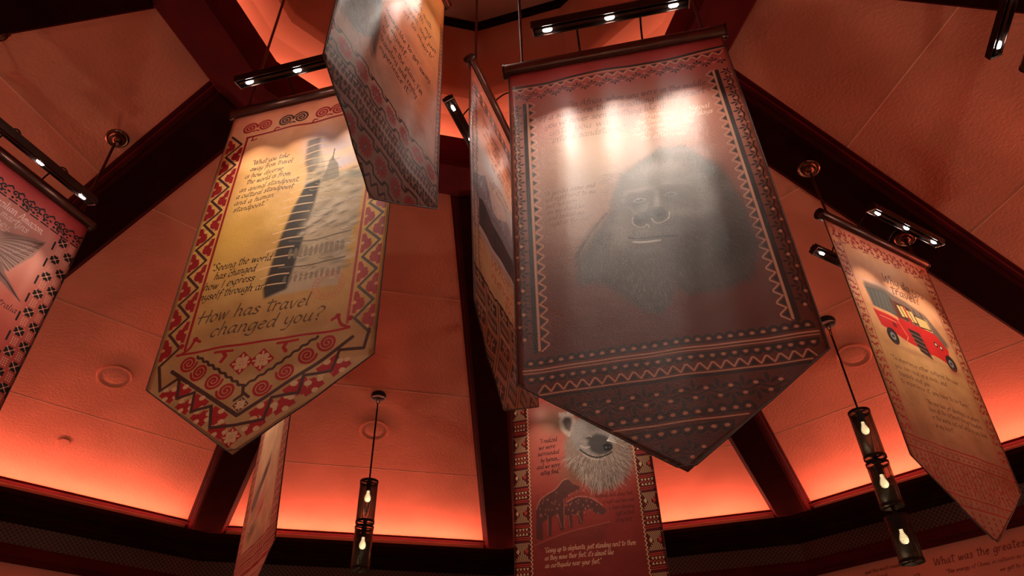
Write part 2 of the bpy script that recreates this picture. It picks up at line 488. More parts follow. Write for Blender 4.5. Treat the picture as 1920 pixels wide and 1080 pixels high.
class Art:
    """a cloth print; u runs 0..1 across, v runs 0..hv down, both in cloth widths"""
    def __init__(s, hv, res, base, seed=1):
        s.s = res; s.w = res; s.h = int(hv * res); s.hv = hv
        s.a = np.empty((s.h, s.w, 3), np.float32); s.a[:] = base
        s.r = np.random.default_rng(seed)

    def mottle(s, amt, cell=0.12, tint=(1, 1, 1)):
        n = value_noise(s.h, s.w, cell * s.s, s.r, 5) - 0.5
        for c in range(3): s.a[..., c] *= 1 + amt * 2 * n * tint[c]
        np.clip(s.a, 0.002, 1, out=s.a)

    def grad(s, stops, alpha=1.0):          # base colour of the print by height
        v = np.arange(s.h) / s.s
        for c in range(3):
            g = np.interp(v, [q[0] for q in stops], [q[1][c] for q in stops]).astype(np.float32)[:, None]
            s.a[..., c] = s.a[..., c] * (1 - alpha) + g * alpha

    def _box(s, u0, v0, u1, v1):
        x0 = max(int(u0 * s.s) - 1, 0); x1 = min(int(u1 * s.s) + 2, s.w); y0 = max(int(v0 * s.s) - 1, 0); y1 = min(int(v1 * s.s) + 2, s.h)
        if x1 <= x0 or y1 <= y0: return None
        X = ((np.arange(x0, x1) + 0.5) / s.s)[None, :]; Y = ((np.arange(y0, y1) + 0.5) / s.s)[:, None]
        return x0, y0, x1, y1, X, Y

    def _mix(s, bx, m, col):
        x0, y0, x1, y1 = bx[:4]; sub = s.a[y0:y1, x0:x1]; m = m[..., None]
        sub += (np.array(col, np.float32) - sub) * m

    def blob(s, u, v, ru, rv, col, alpha=1.0, ang=0.0, hard=0.0):
        R = max(ru, rv) * 2.6; bx = s._box(u - R, v - R, u + R, v + R)
        if bx is None: return
        X, Y = bx[4] - u, bx[5] - v; ca, sa = math.cos(ang), math.sin(ang)
        d = np.sqrt(((X * ca + Y * sa) / ru) ** 2 + ((-X * sa + Y * ca) / rv) ** 2)
        if hard: m = np.clip((1 - d) * min(ru, rv) * s.s * hard + 0.5, 0, 1)
        else: m = np.exp(-d * d * 1.1)
        s._mix(bx, (m * alpha).astype(np.float32), col)

    def dot(s, u, v, r, col, alpha=1.0, rv=None, ang=0):
        s.blob(u, v, r, rv or r, col, alpha, ang, hard=1.0)

    def poly(s, pts, col, alpha=1.0, soft=0):
        P = np.array(pts, float); bx = s._box(P[:, 0].min() - soft * 2, P[:, 1].min() - soft * 2, P[:, 0].max() + soft * 2, P[:, 1].max() + soft * 2)
        if bx is None: return
        m = np.zeros((bx[3] - bx[1], bx[2] - bx[0]), np.float32)
        for oy in (-0.25, 0.25):
            for ox in (-0.25, 0.25):
                X = bx[4] + ox / s.s; Y = bx[5] + oy / s.s
                ins = np.zeros(m.shape, bool)
                for i in range(len(P)):
                    x1, y1 = P[i - 1]; x2, y2 = P[i]
                    if y1 == y2: continue
                    ins ^= ((y1 > Y) != (y2 > Y)) & (X < (x2 - x1) * (Y - y1) / (y2 - y1) + x1)
                m += ins * 0.25
        if soft:
            k = max(1, int(soft * s.s))
            for _ in range(2):
                for ax in (0, 1):
                    c = np.cumsum(np.pad(m, [(k, k) if i == ax else (0, 0) for i in (0, 1)], mode='edge'), axis=ax)
                    m = (np.take(c, range(2 * k, c.shape[ax]), ax) - np.take(c, range(0, c.shape[ax] - 2 * k), ax)) / (2 * k)
        s._mix(bx, m * alpha, col)

    def _segs(s, segs, widths, col, alpha):
        A = np.array(segs, float); wd = np.array(widths, float)
        W = wd.max()
        bx = s._box(min(A[:, 0].min(), A[:, 2].min()) - W, min(A[:, 1].min(), A[:, 3].min()) - W, max(A[:, 0].max(), A[:, 2].max()) + W, max(A[:, 1].max(), A[:, 3].max()) + W)
        if bx is None: return
        x0, y0 = bx[0], bx[1]
        m = np.zeros((bx[3] - bx[1], bx[2] - bx[0]), np.float32)
        for (ax, ay, bx_, by), w in zip(A, wd):
            b2 = s._box(min(ax, bx_) - w, min(ay, by) - w, max(ax, bx_) + w, max(ay, by) + w)
            if b2 is None: continue
            X, Y = b2[4], b2[5]; dx, dy = bx_ - ax, by - ay; L = dx * dx + dy * dy + 1e-12
            t = np.clip(((X - ax) * dx + (Y - ay) * dy) / L, 0, 1)
            d = np.sqrt((X - ax - t * dx) ** 2 + (Y - ay - t * dy) ** 2)
            mm = np.clip((w / 2 - d) * s.s + 0.5, 0, 1)
            sub = m[b2[1] - y0:b2[3] - y0, b2[0] - x0:b2[2] - x0]
            np.maximum(sub, mm, out=sub)
        s._mix(bx, m * alpha, col)

    def line(s, pts, w, col, alpha=1.0, closed=False, sm=False, taper=False):
        if sm: pts = smooth(list(pts), 5)
        if closed: pts = list(pts) + [pts[0]]
        sg = [(a[0], a[1], b[0], b[1]) for a, b in zip(pts[:-1], pts[1:])]
        n = len(sg)
        ws = [w * (1 - 0.85 * (i + 0.5) / n) for i in range(n)] if taper else [w] * n
        s._segs(sg, ws, col, alpha)

    def text(s, t, u, v, h, col, u1=None, v1=None, alpha=1.0, pen=1.0, slant=0.22):
        """baseline starts at (u, v); h is the x height; the line is fitted to end at u1"""
        sg, adv = layout(t, slant); k = h / 5.0
        kx = (u1 - u) / adv if u1 is not None else k
        sl = ((v1 - v) / (u1 - u)) if v1 is not None else 0.0
        out = []; ws = []
        for (x1, y1, x2, y2) in sg:
            th = math.atan2(y2 - y1, x2 - x1)
            ws.append((0.36 + 0.90 * abs(math.sin(th - 0.75))) * k * pen)
            out.append((u + x1 * kx, v - y1 * k + sl * x1 * kx, u + x2 * kx, v - y2 * k + sl * x2 * kx))
        s._segs(out, ws, col, alpha)

    def fur(s, n, fn, w=0.0016):
        """n short hairs; fn() gives (u, v, angle, length, colour, alpha)"""
        for _ in range(n):
            u, v, a, L, c, al = fn()
            b = a + s.r.uniform(-.5, .5)
            s._segs([(u, v, u + math.cos(a) * L / 2, v + math.sin(a) * L / 2), (u + math.cos(a) * L / 2, v + math.sin(a) * L / 2, u + math.cos(a) * L / 2 + math.cos(b) * L / 2, v + math.sin(a) * L / 2 + math.sin(b) * L / 2)], [w, w * .7], c, al)

    def spiral(s, u, v, r, col, w, turns=2.4, d=1, a0=0.0):
        n = int(turns * 16); pts = []
        for i in range(n + 1):
            t = i / n; a = a0 + d * t * turns * 2 * math.pi; rr = r * (1 - 0.92 * t)
            pts.append((u + rr * math.cos(a), v + rr * math.sin(a)))
        s.line(pts, w, col)

    def image(s, name):
        a = np.clip(s.a, 0, 1)
        a = np.where(a <= 0.0031308, a * 12.92, 1.055 * a ** (1 / 2.4) - 0.055)     # stored as display values
        im = bpy.data.images.new(name, s.w, s.h, alpha=False)
        px = np.ones((s.h, s.w, 4), np.float32); px[..., :3] = a[::-1]
        im.pixels.foreach_set(px.ravel()); im.update(); im.pack()
        return im


def wavy(p, q, amp=0.004, per=0.35, ph=0.0, n=40):
    L = math.hypot(q[0] - p[0], q[1] - p[1]); nx, ny = -(q[1] - p[1]) / L, (q[0] - p[0]) / L
    return [(p[0] + (q[0] - p[0]) * i / n + nx * amp * math.sin(i / n * L / per * 6.283 + ph), p[1] + (q[1] - p[1]) * i / n + ny * amp * math.sin(i / n * L / per * 6.283 + ph)) for i in range(n + 1)]


BLK = (0.018, 0.013, 0.012); TAN = (0.46, 0.23, 0.145); RED = (0.30, 0.012, 0.014); DRK = (0.06, 0.022, 0.016)


def leaf3(A, u, v, r, d, ang, col):
    """three pointed leaves; d gives the direction"""
    for k, (da, L) in enumerate(((-0.95, 0.85), (0, 1.0), (0.95, 0.85))):
        a = ang + da; cx, cy = math.cos(a), math.sin(a); nx, ny = -cy, cx; L = r * L; w = r * 0.17
        st = 0.12 * r
        p = [(u + cx * st, v + cy * st)]
        for t, ww in ((0.35, 0.8), (0.6, 1.0), (0.82, 0.6), (1.0, 0)):
            p.append((u + cx * (st + L * t) + nx * w * ww, v + cy * (st + L * t) + ny * w * ww))
        for t, ww in ((0.82, 0.6), (0.6, 1.0), (0.35, 0.8)):
            p.append((u + cx * (st + L * t) - nx * w * ww, v + cy * (st + L * t) - ny * w * ww))
        A.poly(p, col)


def vine(A, p, q, pitch, r, both=True, side=1):
    L = math.hypot(q[0] - p[0], q[1] - p[1]); n = max(1, int(round(L / pitch))); ang = math.atan2(q[1] - p[1], q[0] - p[0])
    A.line(wavy(p, q, r * 0.16, pitch * 1.0, n=max(24, n * 10)), r * 0.14, BLK)
    nx, ny = math.sin(ang), -math.cos(ang)
    for i in range(n):
        for sd, off in ((1, 0.25), (-1, 0.75)):
            if not both and sd != side: 
                t = (i + 0.5) / n
                u = p[0] + (q[0] - p[0]) * t; v = p[1] + (q[1] - p[1]) * t
                A.dot(u + nx * r * .38 * sd, v + ny * r * .38 * sd, r * 0.14, TAN); continue
            t = (i + off) / n
            u = p[0] + (q[0] - p[0]) * t; v = p[1] + (q[1] - p[1]) * t
            leaf3(A, u + nx * r * 0.12 * sd, v + ny * r * 0.12 * sd, r, sd, math.atan2(ny * sd, nx * sd), BLK)
            A.dot(u - nx * r * 0.38 * sd, v - ny * r * 0.38 * sd, r * 0.19, TAN, rv=r * 0.14, ang=ang)


def zig(A, p, q, n, h, w=0.008, tri=True, sd=1):
    ang = math.atan2(q[1] - p[1], q[0] - p[0]); nx, ny = math.sin(ang) * sd, -math.cos(ang) * sd
    P = lambda t, hh: (p[0] + (q[0] - p[0]) * t + nx * hh, p[1] + (q[1] - p[1]) * t + ny * hh)
    pts = []
    for i in range(n):
        pts += [P(i / n, 0), P((i + 0.42) / n, h * 0.95), P((i + 0.58) / n, h * 0.95)]
        if tri: A.poly([P((i + 0.2) / n, -h * .05), P((i + 0.5) / n, h * 0.62), P((i + 0.8) / n, -h * .05)], BLK)
    pts.append(P(1, 0))
    A.line(pts, w, TAN)


def scallop(A, p, q, n, h, sd=1):
    ang = math.atan2(q[1] - p[1], q[0] - p[0]); nx, ny = math.sin(ang) * sd, -math.cos(ang) * sd
    L = math.hypot(q[0] - p[0], q[1] - p[1]); A.line([p, q], h * 0.28, BLK)
    for i in range(n):
        t = (i + 0.5) / n; u, v = p[0] + (q[0] - p[0]) * t, p[1] + (q[1] - p[1]) * t; r = L / n / 2
        arc = [(u + math.cos(ang) * r * math.cos(a) + nx * h * math.sin(a), v + math.sin(ang) * r * math.cos(a) + ny * h * math.sin(a)) for a in np.linspace(0, math.pi, 9)]
        A.line(arc, h * 0.34, BLK)
        A.blob(u + nx * h * .42, v + ny * h * .42, r * 0.42, h * 0.22, TAN, 0.85, ang, hard=0.6)


def art_gorilla():
    A = Art(2.056, 1000, (0.3, 0.08, 0.05), 11)
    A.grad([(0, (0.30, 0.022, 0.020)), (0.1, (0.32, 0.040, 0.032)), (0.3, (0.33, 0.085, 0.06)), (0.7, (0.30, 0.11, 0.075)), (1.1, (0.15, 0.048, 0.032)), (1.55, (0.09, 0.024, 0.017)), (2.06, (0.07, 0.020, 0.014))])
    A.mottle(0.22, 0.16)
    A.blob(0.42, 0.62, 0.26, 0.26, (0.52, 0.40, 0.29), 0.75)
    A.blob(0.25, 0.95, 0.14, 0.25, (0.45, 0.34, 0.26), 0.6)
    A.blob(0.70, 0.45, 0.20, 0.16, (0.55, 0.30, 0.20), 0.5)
    # borders
    A.line(wavy((0.02, 0.106), (0.99, 0.084), 0.008, 0.55), 0.014, BLK); A.line(wavy((0.02, 0.121), (0.99, 0.098), 0.008, 0.55), 0.007, TAN)
    zig(A, (0.03, 0.128), (0.985, 0.108), 20, 0.024, 0.006, sd=-1)
    vine(A, (0.03, 0.188), (0.98, 0.170), 0.066, 0.026)
    for f in (lambda u: u, lambda u: 1 - u):
        sd = 1 if f(0) == 0 else -1
        A.line([(f(0.070), 0.243), (f(0.066), 1.575)], 0.017, BLK)
        A.line([(f(0.083), 0.238), (f(0.080), 1.57)], 0.009, TAN)
        zig(A, (f(0.091), 0.232), (f(0.089), 1.575), 27, 0.026, 0.006, sd=sd)
        n = 24
        A.line(wavy((f(0.022), 0.24), (f(0.020), 1.55), 0.004, 0.055, n=240), 0.0055, BLK)
        for i in range(n):
            v = 0.26 + i * 1.29 / n
            leaf3(A, f(0.026), v, 0.030, 1, 0 if sd > 0 else math.pi, BLK)
            A.dot(f(0.030 if i % 2 else 0.014), v + 0.026, 0.0065, TAN)
    # bottom bands
    scallop(A, (0.03, 1.632), (0.975, 1.612), 27, 0.026); A.line([(0.02, 1.648), (0.985, 1.628)], 0.006, TAN); A.line([(0.02, 1.660), (0.985, 1.640)], 0.004, TAN)
    scallop(A, (0.03, 1.672), (0.975, 1.655), 27, 0.026, -1)
    zig(A, (0.07, 1.735), (0.955, 1.716), 21, 0.026, 0.006); A.line([(0.07, 1.743), (0.94, 1.726)], 0.005, TAN); A.line([(0.075, 1.754), (0.93, 1.737)], 0.010, BLK)
    vine(A, (0.16, 1.815), (0.85, 1.797), 0.078, 0.040)
    scallop(A, (0.275, 1.888), (0.735, 1.872), 12, 0.026); A.line([(0.29, 1.902), (0.71, 1.888)], 0.005, TAN)
    scallop(A, (0.34, 1.920), (0.66, 1.906), 8, 0.026, -1)
    vine(A, (0.42, 2.000), (0.58, 1.995), 0.08, 0.036)
    # the gorilla: head and shoulders, face turned left
    G = (0.055, 0.052, 0.047)
    sil = [(0.72, 0.675), (0.62, 0.675), (0.53, 0.73), (0.455, 0.79), (0.41, 0.89), (0.385, 1.0), (0.31, 1.09), (0.25, 1.19), (0.25, 1.31), (0.33, 1.32), (0.41, 1.41), (0.47, 1.48), (0.52, 1.475),
           (0.585, 1.36), (0.61, 1.42), (0.73, 1.41), (0.83, 1.38), (0.885, 1.24), (0.885, 1.06), (0.85, 0.90), (0.80, 0.79)]
    A.poly(sil, G, 0.92, soft=0.012)
    A.blob(0.60, 0.79, 0.14, 0.07, (0.36, 0.33, 0.29), 0.75, -0.15)
    A.blob(0.69, 0.70, 0.09, 0.028, (0.30, 0.26, 0.24), 0.7, 0.15)
    A.blob(0.52, 0.83, 0.06, 0.05, (0.17, 0.16, 0.14), 0.6)
    A.blob(0.72, 0.93, 0.12, 0.09, (0.15, 0.14, 0.125), 0.7)
    A.blob(0.66, 1.04, 0.10, 0.03, (0.20, 0.185, 0.16), 0.5, 0.05)
    A.blob(0.76, 1.22, 0.12, 0.13, (0.018, 0.016, 0.018), 0.9); A.blob(0.62, 1.27, 0.10, 0.10, (0.03, 0.028, 0.027), 0.85)
    A.blob(0.41, 1.10, 0.05, 0.10, (0.24, 0.225, 0.20), 0.65, 0.2); A.blob(0.33, 1.20, 0.06, 0.08, (0.10, 0.098, 0.09), 0.6, 0.4)
    A.blob(0.44, 0.93, 0.03, 0.10, (0.20, 0.19, 0.17), 0.6, 0.1); A.blob(0.80, 0.84, 0.05, 0.08, (0.05, 0.047, 0.045), 0.8)
    S = np.array(sil)

    def inside(u, v):
        c = False
        for i in range(len(S)):
            x1, y1 = S[i - 1]; x2, y2 = S[i]
            if (y1 > v) != (y2 > v) and u < (x2 - x1) * (v - y1) / (y2 - y1) + x1: c = not c
        return c

    def f():
        u = A.r.uniform(0.24, 0.90); v = A.r.uniform(0.66, 1.48)
        if not inside(u, v): return (-1, -1, 0, 0.001, G, 0)
        du, dv = u - 0.53, v - 0.98
        a = math.atan2(dv + 0.10, du) + A.r.normal(0, 0.22)
        face = (du + 0.02) ** 2 / 0.010 + (dv - 0.03) ** 2 / 0.030 < 1
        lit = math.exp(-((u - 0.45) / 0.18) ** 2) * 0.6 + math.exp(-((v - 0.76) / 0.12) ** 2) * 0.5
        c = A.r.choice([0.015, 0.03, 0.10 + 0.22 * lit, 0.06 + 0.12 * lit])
        return (u, v, a, 0.006 if face else A.r.uniform(0.012, 0.030), (c, c * 0.95, c * 0.88), 0.5)
    A.fur(5200, f, 0.0014)
    # brow, eyes, nose, muzzle
    L1 = (0.36, 0.34, 0.31); K1 = (0.012, 0.011, 0.011)
    A.blob(0.505, 0.955, 0.060, 0.040, (0.035, 0.032, 0.030), 0.9, -0.1); A.blob(0.625, 0.945, 0.055, 0.032, (0.035, 0.032, 0.030), 0.85, 0.1)
    for k in range(5):
        A.line([(0.440, 0.935 - k * .006), (0.465, 0.900 - k * .007), (0.505, 0.884 - k * .008), (0.550, 0.900 - k * .008), (0.572, 0.925 - k * .009)], 0.010 - k * .0012, (0.24, 0.225, 0.20), 0.22, sm=True)
        A.line([(0.575, 0.920 - k * .009), (0.610, 0.888 - k * .008), (0.660, 0.882 - k * .007), (0.710, 0.905 - k * .006)], 0.009 - k * .0012, (0.22, 0.205, 0.18), 0.16, sm=True)
    A.blob(0.505, 0.888, 0.060, 0.012, (0.30, 0.28, 0.25), 0.6, -0.05); A.blob(0.645, 0.884, 0.060, 0.010, (0.24, 0.225, 0.20), 0.5, 0.08)
    for (u, v) in ((0.503, 0.944), (0.622, 0.938)):
        A.line([(u - .024, v + .004), (u - .008, v - .008), (u + .010, v - .007), (u + .024, v + .003)], 0.004, L1, 0.8, sm=True)
        A.dot(u, v, 0.010, K1, 1, rv=0.007); A.dot(u - .003, v - .003, 0.0022, (0.7, 0.68, 0.62))
        A.line([(u - .022, v + .006), (u, v + .011), (u + .022, v + .006)], 0.003, L1, 0.6, sm=True)
    for k in range(6):
        A.line([(0.448 + k * .005, 0.966 + k * 0.009), (0.475 + k * .003, 0.978 + k * 0.009), (0.510, 0.974 + k * 0.008), (0.538 - k * .003, 0.960 + k * 0.008)], 0.0026, (0.30, 0.28, 0.25), 0.55, sm=True)
    A.blob(0.568, 0.960, 0.012, 0.040, L1, 0.75, 0.1); A.blob(0.560, 0.995, 0.016, 0.016, (0.20, 0.19, 0.17), 0.7)
    A.poly([(0.545, 0.995), (0.580, 1.000), (0.600, 1.030), (0.590, 1.062), (0.560, 1.072), (0.530, 1.070), (0.495, 1.082), (0.468, 1.066), (0.466, 1.036), (0.490, 1.010), (0.520, 1.008)], (0.030, 0.028, 0.027), 0.92, soft=0.005)
    A.dot(0.494, 1.050, 0.016, (0.003, 0.003, 0.003), rv=0.012, ang=0.3); A.dot(0.566, 1.042, 0.015, (0.003, 0.003, 0.003), rv=0.011, ang=-0.3)
    A.line([(0.466, 1.030), (0.462, 1.058), (0.480, 1.082), (0.502, 1.084), (0.515, 1.074), (0.520, 1.094)], 0.0055, L1, 0.75, sm=True)
    A.line([(0.534, 1.050), (0.545, 1.074), (0.568, 1.078), (0.596, 1.062), (0.604, 1.030)], 0.0055, L1, 0.75, sm=True)
    A.blob(0.495, 1.108, 0.060, 0.026, (0.17, 0.16, 0.145), 0.8); A.blob(0.575, 1.105, 0.05, 0.026, (0.09, 0.085, 0.08), 0.7)
    for _ in range(90): A.dot(A.r.uniform(.44, .60), A.r.uniform(1.09, 1.13), 0.0022, (0.03, 0.03, 0.03), 0.7)
    A.blob(0.635, 0.945, 0.075, 0.060, (0.095, 0.09, 0.082), 0.62)  # haze over the right side of the face, painted into the print
    A.line([(0.438, 1.130), (0.462, 1.137), (0.50, 1.141), (0.56, 1.147), (0.615, 1.154)], 0.0065, (0.004, 0.004, 0.004), 1, sm=True)
    A.line([(0.452, 1.152), (0.475, 1.158), (0.51, 1.162), (0.55, 1.164)], 0.010, (0.36, 0.33, 0.30), 0.6, sm=True); A.line([(0.458, 1.153), (0.50, 1.159), (0.54, 1.161)], 0.005, (0.5, 0.46, 0.42), 0.6, sm=True)
    A.blob(0.49, 1.20, 0.06, 0.018, (0.10, 0.095, 0.085), 0.7)
    def edge():
        t = A.r.random(); P = [(0.385, 1.0), (0.31, 1.09), (0.25, 1.19), (0.25, 1.31), (0.33, 1.32), (0.41, 1.41), (0.47, 1.48), (0.52, 1.475), (0.585, 1.37), (0.61, 1.42), (0.73, 1.41), (0.83, 1.38), (0.885, 1.22)]
        i = A.r.integers(0, 12); a, b = P[i], P[i + 1]; u = a[0] + (b[0] - a[0]) * t; v = a[1] + (b[1] - a[1]) * t
        return (u, v - 0.02, math.atan2(v - 0.9, u - 0.56) + A.r.normal(0, .2), A.r.uniform(0.02, 0.055), (0.035, 0.032, 0.03), 0.6)
    A.fur(900, edge, 0.0013)
    A.fur(260, lambda: (A.r.uniform(.38, .46), A.r.uniform(.78, 1.0), math.pi + A.r.normal(0, .4), A.r.uniform(.01, .03), (.10, .095, .085), .6), 0.0013)
    # the quotations
    ink = (0.10, 0.035, 0.03)
    A.text('"In Africa, when you were in the middle', 0.27, 0.320, 0.022, ink, 0.87, alpha=0.8)
    A.text('of a sandstorm there is nothing in the desert -', 0.13, 0.372, 0.022, ink, 0.885, alpha=0.8)
    A.text("you've never seen anything like it", 0.155, 0.426, 0.022, ink, 0.68, alpha=0.7)
    A.text('until you walk', 0.17, 0.478, 0.022, ink, 0.47, alpha=0.5); A.text('into a sandstorm."', 0.18, 0.53, 0.022, ink, 0.50, alpha=0.45)
    lt = (0.75, 0.50, 0.36)
    A.text('"Traveling in Nepal', 0.56, 0.468, 0.016, lt, 0.86, alpha=0.85); A.text('for two and a half days', 0.545, 0.505, 0.016, lt, 0.865, alpha=0.85)
    A.text('on horseback by', 0.52, 0.540, 0.016, lt, 0.78, alpha=0.85); A.text('with Aunty, and then', 0.45, 0.572, 0.016, lt, 0.74, alpha=0.7); A.text('the afternoon."', 0.55, 0.606, 0.016, lt, 0.75, alpha=0.7)
    for i, t in enumerate(('"A gorilla came and', 'sat right next to me,', 'put his arm', 'on my shoulder', 'and looked me', 'right in the eye."')):
        A.text(t, 0.13 + 0.003 * i, 0.838 + 0.0345 * i, 0.013, ink, (0.34, 0.345, 0.26, 0.29, 0.285, 0.31)[i], alpha=0.75)
    dk = (0.085, 0.025, 0.018)
    A.text('"To walk off into', 0.160, 1.478, 0.021, dk, 0.38, alpha=0.9); A.text('a place where there literally', 0.165, 1.522, 0.021, dk, 0.56, alpha=0.9)
    A.text('were no reliable maps was adventurous."', 0.18, 1.565, 0.021, dk, 0.80, alpha=0.9)
    return A


def motif(A, p, q, sd, col, bite, n, hh=None):
    """solid red shapes with round bites that fill the gaps of a zigzag"""
    ang = math.atan2(q[1] - p[1], q[0] - p[0]); nx, ny = math.sin(ang) * sd, -math.cos(ang) * sd
    w = math.hypot(q[0] - p[0], q[1] - p[1]) / n; hh = hh or w * .55
    for i in range(n):
        def P(t, h): return (p[0] + (q[0] - p[0]) * (i + t) / n + nx * h * hh, p[1] + (q[1] - p[1]) * (i + t) / n + ny * h * hh)
        for t0, t1 in ((0.16, 0.47), (0.53, 0.84)):
            A.poly([P(t0, 0), P(t1, 0), P(t1, 0.30), P(0.5 * t1 + 0.25, 0.9), P(0.5, 0.95), P(0.42 if t0 < .5 else 0.58, 0.55), P(t0, 0.35)], col)
        A.poly([P(0.36, 0.25), P(0.64, 0.25), P(0.60, 0.85), P(0.40, 0.85)], col)
        for t, h in ((0.20, 0.52), (0.80, 0.52), (0.5, 0.06)):
            a = P(t, h); A.dot(a[0], a[1], hh * 0.20, bite, 1, rv=hh * 0.16)


def ccross(A, u, v, r, col, bite):
    A.poly([(u - r, v), (u, v - r), (u + r, v), (u, v + r)], col)
    for dx, dy in ((1, 1), (1, -1), (-1, 1), (-1, -1)):
        A.dot(u + dx * r * 0.30, v + dy * r * 0.30, r * 0.24, bite)
    A.line([(u - r * .7, v), (u + r * .7, v)], r * 0.16, bite); A.line([(u, v - r * .7), (u, v + r * .7)], r * 0.16, bite)


def art_temple():
    A = Art(2.06, 1000, (0.6, 0.35, 0.2), 23)
    A.grad([(0, (0.60, 0.17, 0.10)), (0.2, (0.74, 0.30, 0.14)), (0.45, (0.76, 0.40, 0.14)), (0.9, (0.66, 0.38, 0.09)), (1.4, (0.46, 0.27, 0.09)), (1.56, (0.38, 0.22, 0.085)), (2.06, (0.34, 0.20, 0.09))])
    A.mottle(0.30, 0.14, (0.8, 1.1, 1.6))
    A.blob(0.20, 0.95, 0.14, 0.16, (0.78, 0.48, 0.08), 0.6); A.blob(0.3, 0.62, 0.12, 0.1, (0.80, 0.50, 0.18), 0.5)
    # the picture: sky, temple, carved stones, shadowed slab
    A.blob(0.70, 0.45, 0.15, 0.13, (0.55, 0.52, 0.58), 0.7); A.blob(0.56, 0.36, 0.08, 0.10, (0.50, 0.47, 0.56), 0.7); A.blob(0.72, 0.56, 0.10, 0.04, (0.42, 0.46, 0.62), 0.6)
    A.blob(0.72, 0.48, 0.14, 0.022, (0.86, 0.52, 0.30), 0.8, -0.1)
    st = (0.42, 0.34, 0.23); sk = (0.13, 0.10, 0.075)
    A.poly([(0.53, 0.42), (0.58, 0.40), (0.62, 0.52), (0.64, 0.60), (0.86, 0.64), (0.85, 0.90), (0.82, 1.10), (0.80, 1.32), (0.47, 1.33), (0.50, 0.95), (0.54, 0.70)], st, 0.85, soft=0.006)
    A.poly([(0.645, 0.52), (0.66, 0.49), (0.675, 0.52), (0.70, 0.56), (0.72, 0.66), (0.62, 0.66), (0.64, 0.58)], (0.20, 0.17, 0.12), 0.9, soft=0.003)
    A.line([(0.662, 0.44), (0.662, 0.52)], 0.006, sk)
    for k in range(150):
        u = A.r.uniform(0.54, 0.84); v = A.r.uniform(0.60, 1.28); r = A.r.uniform(0.006, 0.022)
        A.blob(u, v, r * 1.5, r * .6, (0.60, 0.50, 0.36) if k % 2 else (0.17, 0.14, 0.10), 0.6, A.r.uniform(-.4, .1))
    A.poly([(0.545, 0.66), (0.62, 0.64), (0.61, 0.80), (0.59, 1.02), (0.56, 1.30), (0.46, 1.335), (0.445, 1.28), (0.47, 1.00), (0.50, 0.82)], (0.022, 0.017, 0.015), 0.96, soft=0.006)
    A.poly([(0.50, 0.33), (0.57, 0.32), (0.59, 0.55), (0.55, 0.60), (0.51, 0.50)], (0.10, 0.08, 0.07), 0.8, soft=0.008)
    for k in range(19):                     # the pale brush streaks crossing the slab
        v = 0.335 + k * 0.052; u0 = 0.50 - 0.10 * (k / 18) + A.r.uniform(-.03, .02)
        A.line([(u0, v), (u0 + 0.06, v - 0.012), (u0 + 0.13 + A.r.uniform(0, .04), v - 0.008)], 0.007, (0.78, 0.50, 0.26), 0.85, sm=True)
    # reclining carved figure
    A.blob(0.66, 0.86, 0.085, 0.06, (0.30, 0.24, 0.17), 0.8, -0.5)
    for (u, v, r) in ((0.60, 0.93, .03), (0.64, 0.90, .035), (0.685, 0.86, .04), (0.73, 0.82, .035), (0.76, 0.88, .03), (0.72, 0.93, .03), (0.58, 0.985, .02), (0.63, 0.975, .025)):
        A.blob(u, v, r, r * .7, (0.62, 0.52, 0.37), 0.75, -0.4); A.blob(u + r * .2, v + r * .75, r * .9, r * .22, (0.07, 0.05, 0.04), 0.75, -0.35)
    A.line([(0.52, 1.02), (0.66, 1.04), (0.82, 1.02)], 0.008, (0.12, 0.09, 0.06), 0.9, sm=True); A.line([(0.50, 1.17), (0.66, 1.185), (0.81, 1.17)], 0.008, (0.12, 0.09, 0.06), 0.9, sm=True)
    for k in range(11):
        u = 0.54 + k * 0.025; A.dot(u, 1.10, 0.010, (0.22, 0.17, 0.11), 0.8, rv=0.03); A.dot(u, 1.245, 0.008, (0.20, 0.15, 0.10), 0.7, rv=0.022)
    for k in range(16):                      # carved folds and ledges
        u = 0.56 + A.r.uniform(0, .22); v = 0.66 + k * 0.038
        A.line([(u, v), (u + .02, v + .010), (u + .05, v + .004), (u + .075, v + .014)], 0.0035, (0.07, 0.055, 0.04), 0.55, sm=True)
        A.line([(u, v + .006), (u + .02, v + .016), (u + .05, v + .010)], 0.003, (0.70, 0.60, 0.44), 0.45, sm=True)
    for k in range(5): A.line([(0.625 - k * .012, 0.66 - k * .035), (0.70 + k * .010 - .04 * (k > 2), 0.66 - k * .035)], 0.004, (0.07, 0.055, 0.04), 0.6)
    A.blob(0.57, 0.50, 0.03, 0.05, (0.34, 0.30, 0.22), 0.6); A.blob(0.80, 0.66, 0.05, 0.03, (0.16, 0.17, 0.12), 0.8)
    # passport stamp
    sr = (0.50, 0.10, 0.08)
    for r in (0.072, 0.048): A.line([(0.755 + r * math.cos(a), 1.315 + r * 1.05 * math.sin(a)) for a in np.linspace(0, 6.283, 40)], 0.003, sr, 0.7)
    for k in range(22):
        a = k * 6.283 / 22; A.line([(0.755 + .054 * math.cos(a), 1.315 + .057 * math.sin(a)), (0.755 + .066 * math.cos(a + .1), 1.315 + .069 * math.sin(a + .1))], 0.004, sr, 0.6)
    # text
    ink = (0.030, 0.016, 0.010)
    for (t, u, v, u1) in (('"What you take', 0.205, 0.437, 0.415), ('away from travel', 0.205, 0.482, 0.44), ('is how diverse', 0.185, 0.530, 0.40), ('the world is from', 0.205, 0.574, 0.445), ('an animal standpoint,', 0.178, 0.624, 0.50),
                          ('a cultural standpoint', 0.170, 0.667, 0.475), ('and a human', 0.170, 0.712, 0.385), ('standpoint."', 0.175, 0.757, 0.36)):
        A.text(t, u, v, 0.0185, ink, u1)
